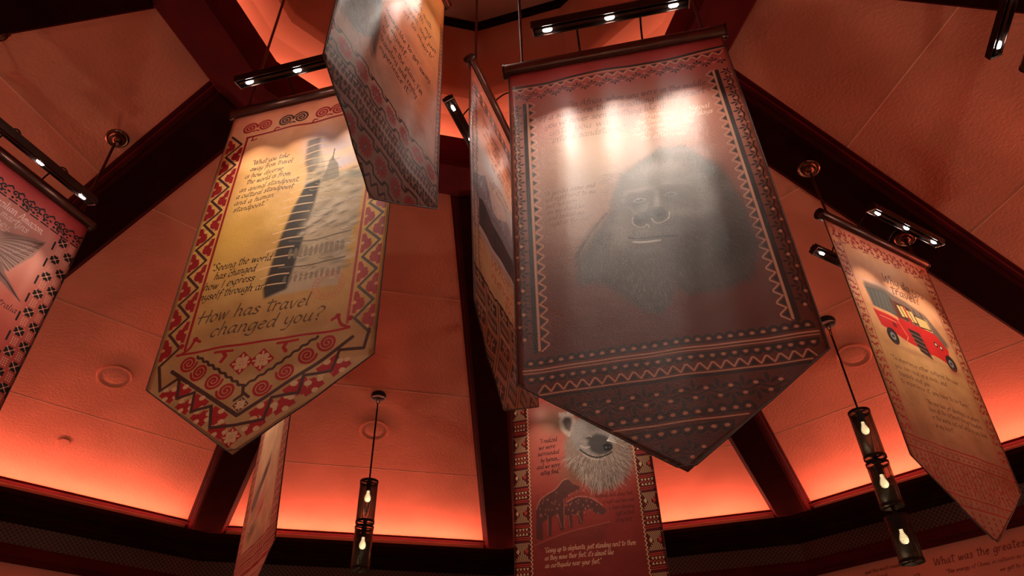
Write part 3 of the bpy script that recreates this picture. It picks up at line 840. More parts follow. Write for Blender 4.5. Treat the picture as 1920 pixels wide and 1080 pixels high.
    for (t, u, v, u1) in (('"Seeing the world', 0.145, 1.115, 0.45), ('has changed', 0.175, 1.168, 0.385), ('how I express', 0.135, 1.222, 0.39), ('myself through art"', 0.122, 1.277, 0.475)):
        A.text(t, u, v, 0.023, ink, u1)
    A.text('How has travel', 0.155, 1.405, 0.036, (0.07, 0.035, 0.02), 0.68, alpha=0.9); A.text('changed you?', 0.235, 1.488, 0.036, (0.07, 0.035, 0.02), 0.75, alpha=0.9)
    # top border
    bg = (0.62, 0.30, 0.20)
    for i, (u, v) in enumerate(((0.125, 0.125), (0.215, 0.125), (0.338, 0.125), (0.428, 0.125), (0.55, 0.125), (0.64, 0.125), (0.76, 0.125), (0.85, 0.125))):
        c = DRK if i // 2 % 2 else RED
        A.spiral(u, v, 0.044, c, 0.0115, 2.4, 1 if i % 2 else -1, math.pi if i % 2 else 0)
        if i % 2 == 0: A.line([(u + 0.03, v + 0.032), (u + 0.045, v + 0.026), (u + 0.06, v + 0.034)], 0.010, c)
    A.line(wavy((0.125, 0.198), (0.87, 0.182), 0.004, 0.3), 0.013, RED)
    for u in (0.28, 0.50, 0.70): A.line([(u, 0.19), (u + .01, 0.168), (u + 0.028, 0.172)], 0.009, RED)
    # side borders
    for f in (lambda u: u, lambda u: 1 - u):
        sd = 1 if f(0) == 0 else -1
        rc = RED if sd > 0 else (0.34, 0.05, 0.045)
        n = 9; pp = 1.43 / n
        motif(A, (f(0.016), 0.165), (f(0.016), 1.595), sd, rc, (0.58, 0.29, 0.13), n, 0.055)
        motif(A, (f(0.116), 0.165 + pp / 2), (f(0.116), 1.595 - pp / 2), -sd, rc, (0.58, 0.29, 0.13), n - 1, 0.055)
        pts = []
        for i in range(n + 1):
            v = 0.165 + i * 1.43 / n
            pts += [(f(0.028), v), (f(0.102), v + 0.5 * 1.43 / n)]
        A.line(pts[:-1], 0.013, DRK if sd > 0 else (0.10, 0.075, 0.05))
        A.line([(f(0.128), 0.205), (f(0.132), 1.53)], 0.013, rc)
    A.line([(0.128, 0.205), (0.165, 0.20), (0.16, 0.235), (0.19, 0.23)], 0.009, RED)
    # bottom
    A.line([(0.10, 1.552), (0.88, 1.556)], 0.011, RED)
    for (u, v, dx) in ((0.15, 1.52, 1), (0.84, 1.52, -1)):
        A.line([(u - .04 * dx, v + .035), (u, v + 0.01), (u + .02 * dx, v - 0.03), (u + .045 * dx, v - 0.02)], 0.013, RED, sm=True); A.dot(u + .02 * dx, v - .035, 0.013, RED); A.dot(u - .04 * dx, v - .01, 0.013, RED)
    A.line(wavy((0.205, 1.575), (0.462, 1.762), 0.004, 0.04), 0.012, DRK); A.line(wavy((0.462, 1.762), (0.745, 1.572), 0.004, 0.04), 0.012, DRK); A.line([(0.462, 1.755), (0.47, 1.80), (0.44, 1.82)], 0.014, DRK); A.line([(0.47, 1.79), (0.50, 1.815)], 0.012, DRK)
    A.line([(0.29, 1.575), (0.37, 1.578)], 0.012, RED); A.line([(0.33, 1.58), (0.345, 1.60), (0.33, 1.625)], 0.016, RED); A.line([(0.57, 1.575), (0.66, 1.575)], 0.012, RED); A.line([(0.61, 1.58), (0.60, 1.60), (0.615, 1.62)], 0.016, RED)
    tb = (0.50, 0.32, 0.17)
    ccross(A, 0.425, 1.645, 0.055, RED, tb); ccross(A, 0.515, 1.645, 0.055, RED, tb)
    for (u, v, d) in ((0.170, 1.603, 1), (0.235, 1.655, -1), (0.318, 1.713, 1), (0.388, 1.768, -1), (0.545, 1.778, 1), (0.632, 1.718, -1), (0.712, 1.655, 1), (0.790, 1.607, -1)):
        A.spiral(u, v, 0.040, RED, 0.0115, 2.3, d, 0 if d > 0 else math.pi)
    A.line([(0.10, 1.630), (0.473, 1.893), (0.90, 1.605)], 0.017, DRK)
    ccross(A, 0.473, 1.845, 0.035, DRK, tb)
    za = [(0.03, 1.60), (0.07, 1.715), (0.145, 1.665), (0.165, 1.765), (0.245, 1.752), (0.26, 1.845), (0.345, 1.832), (0.368, 1.93), (0.473, 1.935), (0.59, 1.925), (0.60, 1.832), (0.71, 1.826), (0.715, 1.748), (0.83, 1.745), (0.85, 1.655), (0.955, 1.665), (0.97, 1.58)]
    motif(A, (0.06, 1.73), (0.44, 2.00), 1, RED, tb, 4); motif(A, (0.52, 2.00), (0.93, 1.72), 1, RED, tb, 4)
    motif(A, (0.14, 1.675), (0.45, 1.895), -1, RED, tb, 3); motif(A, (0.50, 1.90), (0.86, 1.655), -1, RED, tb, 3)
    A.line(za, 0.014, DRK)
    ccross(A, 0.473, 1.985, 0.045, RED, tb)
    return A


def art_portrait():
    """pink and orange cloth with a bowed dark haired head and flower bands"""
    A = Art(2.06, 900, (0.6, 0.3, 0.2), 31)
    A.grad([(0, (0.76, 0.34, 0.10)), (0.6, (0.74, 0.27, 0.13)), (1.1, (0.58, 0.25, 0.16)), (1.4, (0.36, 0.23, 0.18)), (1.6, (0.24, 0.165, 0.14)), (2.06, (0.22, 0.16, 0.14))])
    A.mottle(0.25, 0.12)
    for _ in range(40): A.blob(A.r.uniform(0.3, .95), A.r.uniform(0.3, 1.3), 0.02, 0.006, (0.55, 0.18, 0.08), 0.4, A.r.uniform(-1, 1))
    A.poly([(0, .45), (.10, .48), (.22, .62), (.31, .82), (.335, 1.05), (.315, 1.33), (.27, 1.20), (.17, 1.31), (.08, 1.30), (0, 1.36)], (0.035, 0.022, 0.022), 0.95, soft=.014)
    A.blob(.12, .80, .05, .12, (.16, .09, .07), .7, .3); A.blob(.22, 1.02, .03, .12, (.20, .11, .085), .6, -.2)
    A.blob(0.02, 1.35, 0.10, 0.08, (0.45, 0.36, 0.28), 0.7); A.blob(0.10, 0.55, 0.12, 0.10, (0.22, 0.11, 0.08), 0.8)
    def f():
        u = A.r.uniform(0, 0.30); v = A.r.uniform(0.6, 1.3)
        c = A.r.choice([0.015, 0.03, 0.30, 0.02]); return (u, v, 1.2 + A.r.normal(0, .35), A.r.uniform(.03, .11), (c, c * .7, c * .6), 0.6)
    A.fur(900, f, 0.003)
    ink = (0.015, 0.010, 0.010)
    for (t, u, v, u1) in (('"I like to walk', .50, .28, .84), ('with my', .62, .375, .84), ('eyes open, and just', .44, .47, .90), ('sit to absorb"', .52, .565, .88),
                          ('I always like to get away,', .315, .812, .865), ('by myself,', .345, .905, .60), ('to be in the place, I\'m', .34, 1.005, .79), ('traveling and really', .34, 1.09, .74), ('experience it."', .345, 1.165, .67)):
        A.text(t, u, v, 0.030, ink, u1, pen=1.0)
    
    pet = (0.26, 0.035, 0.045); gr = (0.035, 0.03, 0.03)
    for v0 in (1.50, 1.86):
        for s2 in (-1, 1):
            pts = []
            for i in range(9):
                u = -0.02 + i * 0.135
                pts += [(u - 0.045, v0 + s2 * 0.075), (u + 0.03, v0 + s2 * 0.075), (u + 0.045, v0 + s2 * 0.045), (u + 0.075, v0 + s2 * 0.045)]
            A.line(pts, 0.013, gr)
        for i in range(9):
            u = -0.02 + i * 0.135 - 0.005
            for k in range(14):
                a = k * 6.283 / 14; A.dot(u + 0.034 * math.cos(a), v0 + 0.034 * math.sin(a), 0.020, pet, 0.95, rv=0.0075, ang=a)
            A.dot(u, v0, 0.013, gr); A.dot(u, v0, 0.008, (0.4, 0.28, 0.22)); A.dot(u, v0, 0.004, gr)
            A.poly([(u + 0.055, v0 - .072), (u + .085, v0 - .072), (u + .085, v0 - .05)], gr)
    for v0, h in ((1.60, 0.012), (1.645, 0.02), (1.695, 0.02), (1.745, 0.012)):
        for i in range(36): A.dot(i * 0.028 + (0.014 if h > .015 else 0), v0, 0.0105, gr, 0.9, rv=h * 0.8)
    for v0 in (1.62, 1.67, 1.72, 1.765): A.line([(0, v0), (1, v0)], 0.005, (0.40, 0.20, 0.17))
    z = []
    for i in range(19): z += [(i * .056, 1.60), (i * .056 + .02, 1.60), (i * .056 + .02, 1.63), (i * .056 + .056, 1.63)]
    A.line(z, 0.009, gr); A.line([(p[0], p[1] + 0.12) for p in z], 0.009, gr)
    for i in range(16): A.line([(i * .065, 1.96), (i * .065 + .03, 2.0), (i * .065 + .06, 1.96)], 0.011, gr)
    for i in range(34):
        v = 0.05 + i * 0.042; c = gr if i % 5 else RED
        A.line([(0.962, v), (0.99, v + .012), (0.962, v + .026)], 0.009, c); A.line([(0.99, v + .02), (0.998, v + .035)], 0.008, c)
    A.line([(0.955, 0.04), (0.955, 1.42)], 0.006, gr)
    pad = int(0.253 * A.s)                   # plain heading above the print
    A.a = np.concatenate([A.a[:pad][::-1] * 0 + A.a[:1].mean(axis=(0, 1)), A.a]); A.h += pad
    return A


def art_fjord():
    """orange cloth with mountains and a dark upturned boat"""
    A = Art(1.995, 800, (0.6, 0.3, 0.2), 41)
    A.grad([(0, (0.76, 0.22, 0.13)), (0.45, (0.80, 0.32, 0.19)), (0.62, (0.72, 0.40, 0.26)), (0.8, (0.50, 0.36, 0.32)), (1.1, (0.55, 0.36, 0.32)), (1.22, (0.58, 0.32, 0.16)), (1.99, (0.42, 0.22, 0.12))])
    A.mottle(0.25, 0.1)
    A.blob(0.25, 0.62, 0.25, 0.10, (0.42, 0.42, 0.46), 0.8); A.blob(0.7, 0.72, 0.2, 0.08, (0.36, 0.42, 0.46), 0.8)
    mt = (0.20, 0.17, 0.19)
    A.poly([(0, 1.0), (0.05, 0.86), (0.14, 0.80), (0.20, 0.74), (0.27, 0.84), (0.36, 0.92), (0.45, 0.86), (0.52, 0.80), (0.60, 0.84), (0.66, 0.80), (0.76, 0.74), (0.86, 0.84), (1, 0.78), (1, 1.12), (0, 1.12)], mt, 0.95, soft=0.004)
    for _ in range(260):
        u = A.r.uniform(0, 1); v = A.r.uniform(0.80, 1.08)
        A.line([(u, v), (u + A.r.uniform(-.02, .03), v + A.r.uniform(.01, .05))], 0.006, A.r.choice([0.06, .5, .62]) * np.array((1, .82, .84)), 0.6)
    A.poly([(0, 0.98), (0.2, 1.04), (0.5, 1.08), (1, 1.02), (1, 1.22), (0, 1.24)], (0.52, 0.34, 0.32), 0.85, soft=0.006)
    A.poly([(0.10, 1.18), (0.11, 0.99), (0.15, 0.965), (0.30, 0.95), (0.55, 0.955), (0.85, 1.00), (0.98, 1.07), (0.80, 1.18), (0.45, 1.19)], (0.055, 0.045, 0.05), 1, soft=0.003)
    A.poly([(0.15, 0.97), (0.30, 0.955), (0.55, 0.96), (0.85, 1.005), (0.70, 1.04), (0.40, 1.03)], (0.22, 0.18, 0.19), 0.9, soft=0.003)
    for k in range(14): A.line([(0.14 + k * .055, 1.05), (0.13 + k * .055, 1.17)], 0.003, (0.15, 0.12, 0.12), 0.8)
    for k in range(26): A.line(wavy((0, 1.19 + k * .003), (1, 1.20 + k * .003), .004, .2 + .01 * k), 0.002, A.r.choice([.1, .5, .6]) * np.array((1, .75, .72)), 0.6)
    ink = (0.04, 0.014, 0.010)
    for (t, u, v, u1) in (('"One summer day when', .16, .31, .66), ('I was far from', .17, .37, .60), ('my old country', .18, .43, .62), ('there was no way', .24, .50, .72), ('to feel like at home"', .30, .565, .85),
                          ('"promote the way', .30, .68, .80), ('of home."', .26, .74, .56)):
        A.text(t, u, v, 0.024, ink, u1, alpha=0.8)
    rd = (0.36, 0.05, 0.03)
    A.text('What do you', .26, 1.31, 0.038, rd, .86, alpha=.9); A.text('never do', .26, 1.395, 0.038, rd, .74, alpha=.9); A.text('travel?', .42, 1.475, 0.038, rd, .84, alpha=.9)
    for r in (.05, .035): A.line([(0.12 + r * math.cos(a), 1.29 + r * math.sin(a)) for a in np.linspace(0, 6.283, 24)], .004, rd, .6)
    # knot band on top, brush pattern at the side
    for i in range(13):
        u = 0.05 + i * 0.075
        for j in range(4):
            A.line([(u + j * .013, 0.105), (u + .02 + j * .013, 0.13), (u + j * .013, 0.155), (u + .025 + j * .013, .178)], 0.0065, BLK)
        A.line([(u - .01, .10), (u + .05, .10)], .006, BLK); A.line([(u - .01, .182), (u + .05, .182)], .006, BLK)
    A.line([(0.03, .192), (.98, .192)], .005, BLK)
    for i in range(46):
        v = 0.13 + i * 0.030; c = BLK if v < 0.5 else (0.10, 0.07, 0.06)
        for j in range(2):
            u = .02 + j * .055 + A.r.uniform(-.008, .008)
            A.line([(u, v), (u + .03, v + A.r.uniform(-.012, .016))], .009, c, 0.85); A.line([(u + .015, v - .01), (u + .012, v + .018)], .007, c, 0.85)
    # woven panel at the foot
    A.poly([(0, 1.50), (1, 1.50), (1, 2), (0, 2)], (0.34, 0.155, 0.085), 0.9)
    for ci, u0 in enumerate(np.arange(0.0, 1.0, 0.166)):
        A.line([(u0, 1.5), (u0, 2)], .008, BLK)
        for j in range(5):
            v0 = 1.525 + j * 0.10 + (0.05 if ci % 2 else 0)
            A.poly([(u0 + .02, v0 - .035), (u0 + .146, v0 - .035), (u0 + .146, v0 + .035), (u0 + .02, v0 + .035)], BLK, 0.95)
            if j % 2:
                for k in range(6): A.dot(u0 + .038 + k * .018, v0, .004, (0.5, .28, .16), 1, rv=.02)
                A.line([(u0 + .02, v0 - .045), (u0 + .146, v0 - .045)], .006, BLK)
            else:
                for a in range(6): A.dot(u0 + .083 + .028 * math.cos(a * 1.047), v0 + .018 * math.sin(a * 1.047), .017, (0.45, .22, .13), 1, rv=.006, ang=a * 1.047)
    A.line(wavy((0, 1.50), (1, 1.50), .006, .07), .014, BLK)
    return A


def filigree(A, u0, v0, u1, v1, wid, col, n):
    L = math.hypot(u1 - u0, v1 - v0); ang = math.atan2(v1 - v0, u1 - u0); ca, sa = math.cos(ang), math.sin(ang)
    for i in range(n):
        for j in (-1, 1):
            t = (i + A.r.uniform(.3, .7)) / n; c = wid * .27 * j
            u = u0 + (u1 - u0) * t - sa * c; v = v0 + (v1 - v0) * t + ca * c; r = wid * A.r.uniform(.16, .24); a0 = A.r.uniform(0, 6.28)
            A.line([(u + r * (1 - k * .12) * math.cos(a0 + k * .75), v + r * (1 - k * .12) * math.sin(a0 + k * .75)) for k in range(6)], wid * .12, col)
            A.dot(u - r * .9 * math.cos(a0), v - r * .9 * math.sin(a0), wid * .09, col)
        t = (i + .5) / n; A.dot(u0 + (u1 - u0) * t, v0 + (v1 - v0) * t, wid * .14, col, 1, rv=wid * .08, ang=A.r.uniform(0, 3))


def art_truck():
    A = Art(1.895, 900, (0.6, 0.3, 0.2), 53)
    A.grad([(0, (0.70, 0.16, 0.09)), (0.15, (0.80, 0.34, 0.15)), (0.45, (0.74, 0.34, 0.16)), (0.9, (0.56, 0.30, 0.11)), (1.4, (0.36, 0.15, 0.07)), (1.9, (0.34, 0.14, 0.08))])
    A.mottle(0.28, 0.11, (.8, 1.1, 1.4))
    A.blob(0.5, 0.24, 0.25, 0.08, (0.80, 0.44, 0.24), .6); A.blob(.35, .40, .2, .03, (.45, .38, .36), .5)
    # red open truck with a canopy
    R1 = (0.50, 0.018, 0.014); K = (0.025, 0.018, 0.016)
    A.poly([(.17, .44), (.19, .41), (.36, .405), (.58, .45), (.72, .49), (.80, .56), (.86, .66), (.80, .72), (.20, .66)], (.10, .08, .07), .85, soft=.01)
    A.poly([(.18, .45), (.36, .43), (.42, .47), (.40, .60), (.20, .61)], (.09, .085, .07), .95, soft=.004)
    A.poly([(.38, .47), (.56, .49), (.60, .60), (.40, .60)], (.12, .035, .02), 1)
    for (a, b, c, d) in ((.44, .50, .51, .57), (.52, .515, .57, .585), (.60, .53, .71, .61)):
        A.poly([(a, b), (c, b - .004), (c + .02, d), (a + .015, d + .01)], (.78, .48, .16), 1)
    for u in (.46, .53, .595, .66): A.line([(u, .49), (u + .03, .61)], .008, K)
    A.poly([(.17, .59), (.40, .60), (.60, .62), (.78, .66), (.80, .80), (.60, .80), (.48, .785), (.36, .76), (.20, .72)], R1, 1, soft=.002)
    A.poly([(.17, .585), (.40, .60), (.40, .625), (.17, .61)], (.66, .30, .12), .9)
    A.poly([(.57, .61), (.76, .62), (.83, .70), (.80, .82), (.62, .80)], (.60, .022, .018), 1, soft=.002)
    A.line([(.60, .60), (.57, .68), (.60, .80)], .012, R1); A.line([(.50, .50), (.53, .66)], .016, R1)
    A.poly([(.46, .66), (.56, .67), (.60, .84), (.50, .81)], K, 1, soft=.003)
    for k in range(4): A.line([(.47, .69 + k * .03), (.57, .70 + k * .032)], .006, (.30, .12, .06))
    A.poly([(.585, .53), (.70, .535), (.72, .60), (.60, .61)], (.72, .44, .15), 1); A.line([(.585, .53), (.70, .535), (.72, .60), (.60, .61), (.585, .53)], .008, K)
    for (u, v, r) in ((.27, .775, .052), (.80, .80, .052)):
        A.dot(u, v, r * .9, K, rv=r * 1.1); A.dot(u, v, r * .42, (.25, .23, .2), rv=r * .5); A.dot(u, v, r * .2, K)
    A.dot(.70, .70, .02, (.10, .03, .02)); A.dot(.70, .70, .009, (.85, .75, .5)); A.dot(.755, .705, .02, (.10, .03, .02)); A.dot(.755, .705, .009, (.85, .75, .5))
    A.dot(.33, .68, .02, (.12, .01, .01), .8); A.line([(.22, .645), (.36, .655)], .005, (.7, .3, .2))
    A.line([(.38, .625), (.43, .73), (.40, .77)], .006, (.75, .2, .12)); A.blob(.80, .86, .06, .02, (.35, .05, .03), .6); A.blob(.45, .84, .25, .02, (.28, .12, .06), .5)
    for k in range(7): A.line([(.20 + k * .035, .46), (.19 + k * .035, .58)], .003, (.25, .22, .18), .6)
    A.text('Why do you', .40, .335, .038, (.16, .06, .03), .80); A.text('travel?', .44, .412, .038, (.16, .06, .03), .715)
    ink = (.13, .045, .02)
    for (t, u, v, u1) in (('"To experience other cultures, because', .165, .95, .78), ('you can read in a book, and', .175, 1.0, .63), ('translate what you', .185, 1.048, .45), ('to experience it, you have to be there."', .175, 1.095, .80),
                          ('"No one has yet developed on where', .36, 1.170, .84), ('have all the different foreign travelers', .355, 1.215, .84), ('in the world, but not while in any book', .355, 1.262, .86), ('in my heart."', .36, 1.31, .52)):
        A.text(t, u, v, .016, ink, u1, pen=1.15)
    rd = (.36, .03, .025)
    filigree(A, .03, .085, .98, .085, .10, rd, 17); filigree(A, .055, .15, .055, 1.40, .075, rd, 26); filigree(A, .945, .15, .945, 1.40, .075, rd, 26)
    z = [(.10 + i * .05, .14 if i % 2 else .148) for i in range(17)]
    for a, b in zip(z[::2], z[1::2]): A.line([a, b], .007, rd)
    for f in (.10, .90): A.line([(f, .16), (f, 1.40)], .005, rd)
    for v in (1.425, 1.49): A.line([(0, v), (1, v)], .009, rd)
    for i in range(22):
        u = .02 + i * .046; A.line([(u, 1.445), (u + .028, 1.445), (u + .028, 1.47), (u + .008, 1.47)], .006, rd)
    for v in (1.525, 1.565, 1.605, 1.645): filigree(A, .04, v, .96, v, .052, rd, 24)
    for v in (1.685, 1.735): A.line([(.2, v), (.8, v)], .008, rd)
    filigree(A, .24, 1.71, .76, 1.71, .035, rd, 11)
    for i in range(7):
        for j in range(5): A.dot(.32 + i * .06, 1.765 + j * .028, .011, rd, 1, rv=.007, ang=(i + j) % 2)
    return A


def art_hyena():
    A = Art(2.06, 900, (0.3, 0.06, 0.04), 61)
    A.grad([(0, (0.36, 0.05, 0.035)), (0.2, (0.48, 0.12, 0.075)), (0.5, (0.46, 0.10, 0.065)), (0.9, (0.32, 0.045, 0.03)), (1.3, (0.24, 0.03, 0.022)), (2.06, (0.2, 0.025, 0.02))])
    A.mottle(0.2, 0.15)
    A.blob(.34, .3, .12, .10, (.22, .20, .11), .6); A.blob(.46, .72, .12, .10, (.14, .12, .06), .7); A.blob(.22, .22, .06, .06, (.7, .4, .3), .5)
    fu = (.42, .30, .21); dk = (.04, .032, .03)
    ruff = [(.385, .50), (.40, .64), (.46, .70), (.52, .80), (.58, .87), (.68, .86), (.78, .82), (.86, .70), (.87, .52), (.80, .36), (.66, .28), (.50, .30), (.42, .40)]
    A.poly(ruff, (.24, .17, .125), .95, soft=.02)
    A.poly([(.36, .30), (.38, .255), (.43, .235), (.475, .255), (.49, .32), (.47, .40), (.43, .44), (.39, .40), (.365, .36)], (.52, .40, .31), .95, soft=.006)
    A.poly([(.385, .30), (.41, .27), (.45, .28), (.462, .33), (.44, .40), (.405, .37)], (.07, .05, .045), .92, soft=.008)
    A.blob(.80, .33, .05, .07, (.40, .30, .24), .8); A.blob(.80, .34, .03, .045, (.08, .06, .05), .9)
    A.poly([(.46, .33), (.55, .28), (.68, .30), (.76, .38), (.78, .48), (.72, .57), (.66, .61), (.56, .60), (.48, .55), (.44, .45)], (.26, .22, .19), .95, soft=.012)
    R2 = np.array(ruff)
    def f():
        u = A.r.uniform(.37, .88); v = A.r.uniform(.28, .88); c_ = False
        for i in range(len(R2)):
            x1, y1 = R2[i - 1]; x2, y2 = R2[i]
            if (y1 > v) != (y2 > v) and u < (x2 - x1) * (v - y1) / (y2 - y1) + x1: c_ = not c_
        if not c_: return (-1, -1, 0, .001, fu, 0)
        low = v > .58 or u > .76
        c = A.r.choice([.03, .10, .42, .62] if low else [.08, .16, .30, .36]); a = math.atan2(v - .42, u - .62) + A.r.normal(0, .22)
        return (u, v, a, A.r.uniform(.03, .07) if low else .012, (c, c * .80, c * .66), .6)
    A.fur(3200, f, .0022)
    A.fur(200, lambda: (A.r.uniform(.36, .48), A.r.uniform(.235, .27), -1.6 + A.r.normal(0, .5), .02, (.7, .56, .46), .7), .0022)
    A.poly([(.575, .46), (.63, .43), (.70, .46), (.735, .51), (.738, .56), (.70, .60), (.64, .605), (.58, .57), (.555, .51)], (.045, .038, .035), .96, soft=.010)
    A.poly([(.668, .53), (.70, .52), (.735, .535), (.735, .565), (.71, .585), (.675, .575)], (.012, .01, .01), 1, soft=.004); A.dot(.690, .552, .008, (.10, .09, .09)); A.dot(.715, .552, .006, (.08, .07, .07))
    A.line([(.50, .545), (.55, .59), (.62, .618), (.69, .61), (.725, .590)], .008, (.008, .007, .007), 1, sm=True); A.line([(.52, .585), (.58, .625), (.66, .64)], .010, (.5, .40, .33), .6, sm=True)
    A.blob(.565, .458, .028, .016, (.03, .025, .022), .9, .3); A.dot(.568, .457, .010, (.10, .055, .02)); A.dot(.568, .457, .0055, (.004, .004, .004)); A.dot(.565, .454, .002, (.9, .9, .8)); A.line([(.543, .452), (.565, .442), (.592, .452)], .004, (.5, .42, .34), .9, sm=True)
    A.line([(.51, .52), (.54, .535), (.57, .53)], .014, (.55, .46, .38), .5, sm=True)
    for k in range(5): A.line([(.70, .50), (.735 + .008 * k, .462 + .016 * k)], .0035, (.85, .76, .66), .8)
    # two hyenas on a rock
    h = (.10, .035, .028); hl = (.50, .17, .12)
    A.poly([(.155, 1.16), (.16, .95), (.20, .88), (.30, .83), (.36, .77), (.40, .76), (.43, .80), (.48, .825), (.47, .85), (.42, .86), (.37, .90), (.36, 1.0), (.35, 1.12), (.32, 1.12), (.31, 1.0), (.27, 1.02), (.26, 1.15), (.235, 1.15), (.24, 1.03), (.20, 1.05), (.20, 1.17)], h, .95, soft=.003)
    A.poly([(.36, 1.0), (.38, .93), (.46, .90), (.55, .92), (.60, .96), (.65, 1.01), (.63, 1.04), (.58, 1.03), (.54, .99), (.49, 1.0), (.48, 1.09), (.455, 1.09), (.45, 1.02), (.41, 1.03), (.41, 1.11), (.385, 1.11), (.38, 1.03)], h, .95, soft=.003)
    A.line([(.16, .95), (.20, .875), (.30, .825), (.36, .765), (.40, .755)], .008, hl, .8, sm=True); A.line([(.38, .925), (.46, .895), (.55, .912), (.62, .97)], .008, hl, .8, sm=True)
    for _ in range(160):
        u = A.r.uniform(.17, .60); v = A.r.uniform(.84, 1.03); A.dot(u, v, .005, hl if A.r.random() < .5 else dk, .4, rv=.008)
    for (a, b) in (((.36, .90), (.35, 1.10)), ((.24, 1.0), (.235, 1.14)), ((.45, 1.0), (.47, 1.08)), ((.31, 1.0), (.33, 1.1)), ((.385, 1.02), (.39, 1.1))): A.line([a, b], .005, hl, .6)
    A.line([(.14, 1.20), (.25, 1.165), (.40, 1.13), (.66, 1.09)], .006, hl, .6, sm=True)
    A.poly([(.14, 1.2), (.40, 1.135), (.66, 1.095), (.60, 1.22), (.2, 1.25)], (.17, .03, .02), .6, soft=.01)
    ink = (.035, .010, .008)
    for (t, u, v, u1) in (('"I realized', .205, .455, .335), ('we were', .195, .505, .32), ('surrounded', .185, .555, .345), ('by hyenas...', .205, .605, .345), ('and we were', .175, .655, .345), ('eating food."', .20, .703, .345)):
        A.text(t, u, v, .019, ink, u1, pen=1.2)
    for (t, u, v, u1) in (('"Walking back along that', .575, .915, .835), ('of night and there was', .625, .962, .84), ('a hippo standing', .665, 1.005, .835), ('right in front', .705, 1.05, .83), ('of my tent."', .70, 1.095, .82)):
        A.text(t, u, v, .015, (.10, .018, .014), u1, pen=1.1)
    cr = (.72, .50, .26); lt = (.70, .42, .26)
    A.text('"Going up to elephants, just standing next to them', .205, 1.255, .018, lt, .815, pen=1.1); A.text('as they move their feet, it\'s almost like', .205, 1.305, .018, lt, .665, pen=1.1); A.text('an earthquake near your feet."', .205, 1.355, .018, lt, .58, pen=1.1)
    mr = (.11, .012, .012); br = (.52, .06, .03)
    A.poly([(0, 0), (1, 0), (1, .075), (0, .075)], mr, 1)
    for i in range(14):
        for j in range(3):
            for k in range(3 - j):
                u = .03 + i * .072 + k * .016 + j * .008; v = .055 - j * .016 if i % 2 else .023 + j * .016
                A.poly([(u, v), (u + .012, v), (u + .006, v - .012 if i % 2 else v + .012)], cr)
    for v in (.085, .105): A.line(wavy((0, v), (1, v + .005), .003, .5), .009, br)
    for f in (lambda u: u, lambda u: 1 - u):
        sd = 1 if f(0) == 0 else -1
        A.poly([(f(0), .115), (f(.115), .115), (f(.115), 2.06), (f(0), 2.06)], mr, 1)
        A.line([(f(.118 + (.006 if i % 2 else -.006)), .12 + i * .0145) for i in range(132)], .006, cr)
        for b in range(8):
            v0 = .12 + b * .265
            for k in range(10):               # hourglass of lattice
                hw = .045 * abs(1 - k / 4.5) + .006; v = v0 + k * .0125
                for q in np.arange(-hw, hw, .012): A.line([(f(.055) + q, v), (f(.055) + q + .007, v + .009)], .0042, cr)
            for s3 in (-1, 1): A.poly([(f(.055) + s3 * .030, v0 + .035), (f(.055) + s3 * .042, v0 + .055), (f(.055) + s3 * .030, v0 + .075), (f(.055) + s3 * .018, v0 + .055)], br if s3 > 0 else cr)
            for v in (v0 + .140, v0 + .152, v0 + .225, v0 + .238): A.line([(f(.005), v), (f(.108), v + .003)], .006, br)
            for k in range(4):
                u = f(.02) + sd * k * .023; A.poly([(u - .009, v0 + .165), (u + .009, v0 + .165), (u, v0 + .185)], cr); A.poly([(u - .009, v0 + .212), (u + .009, v0 + .212), (u, v0 + .192)], cr)
                A.dot(u + sd * .0115, v0 + .189, .006, br)
    return A


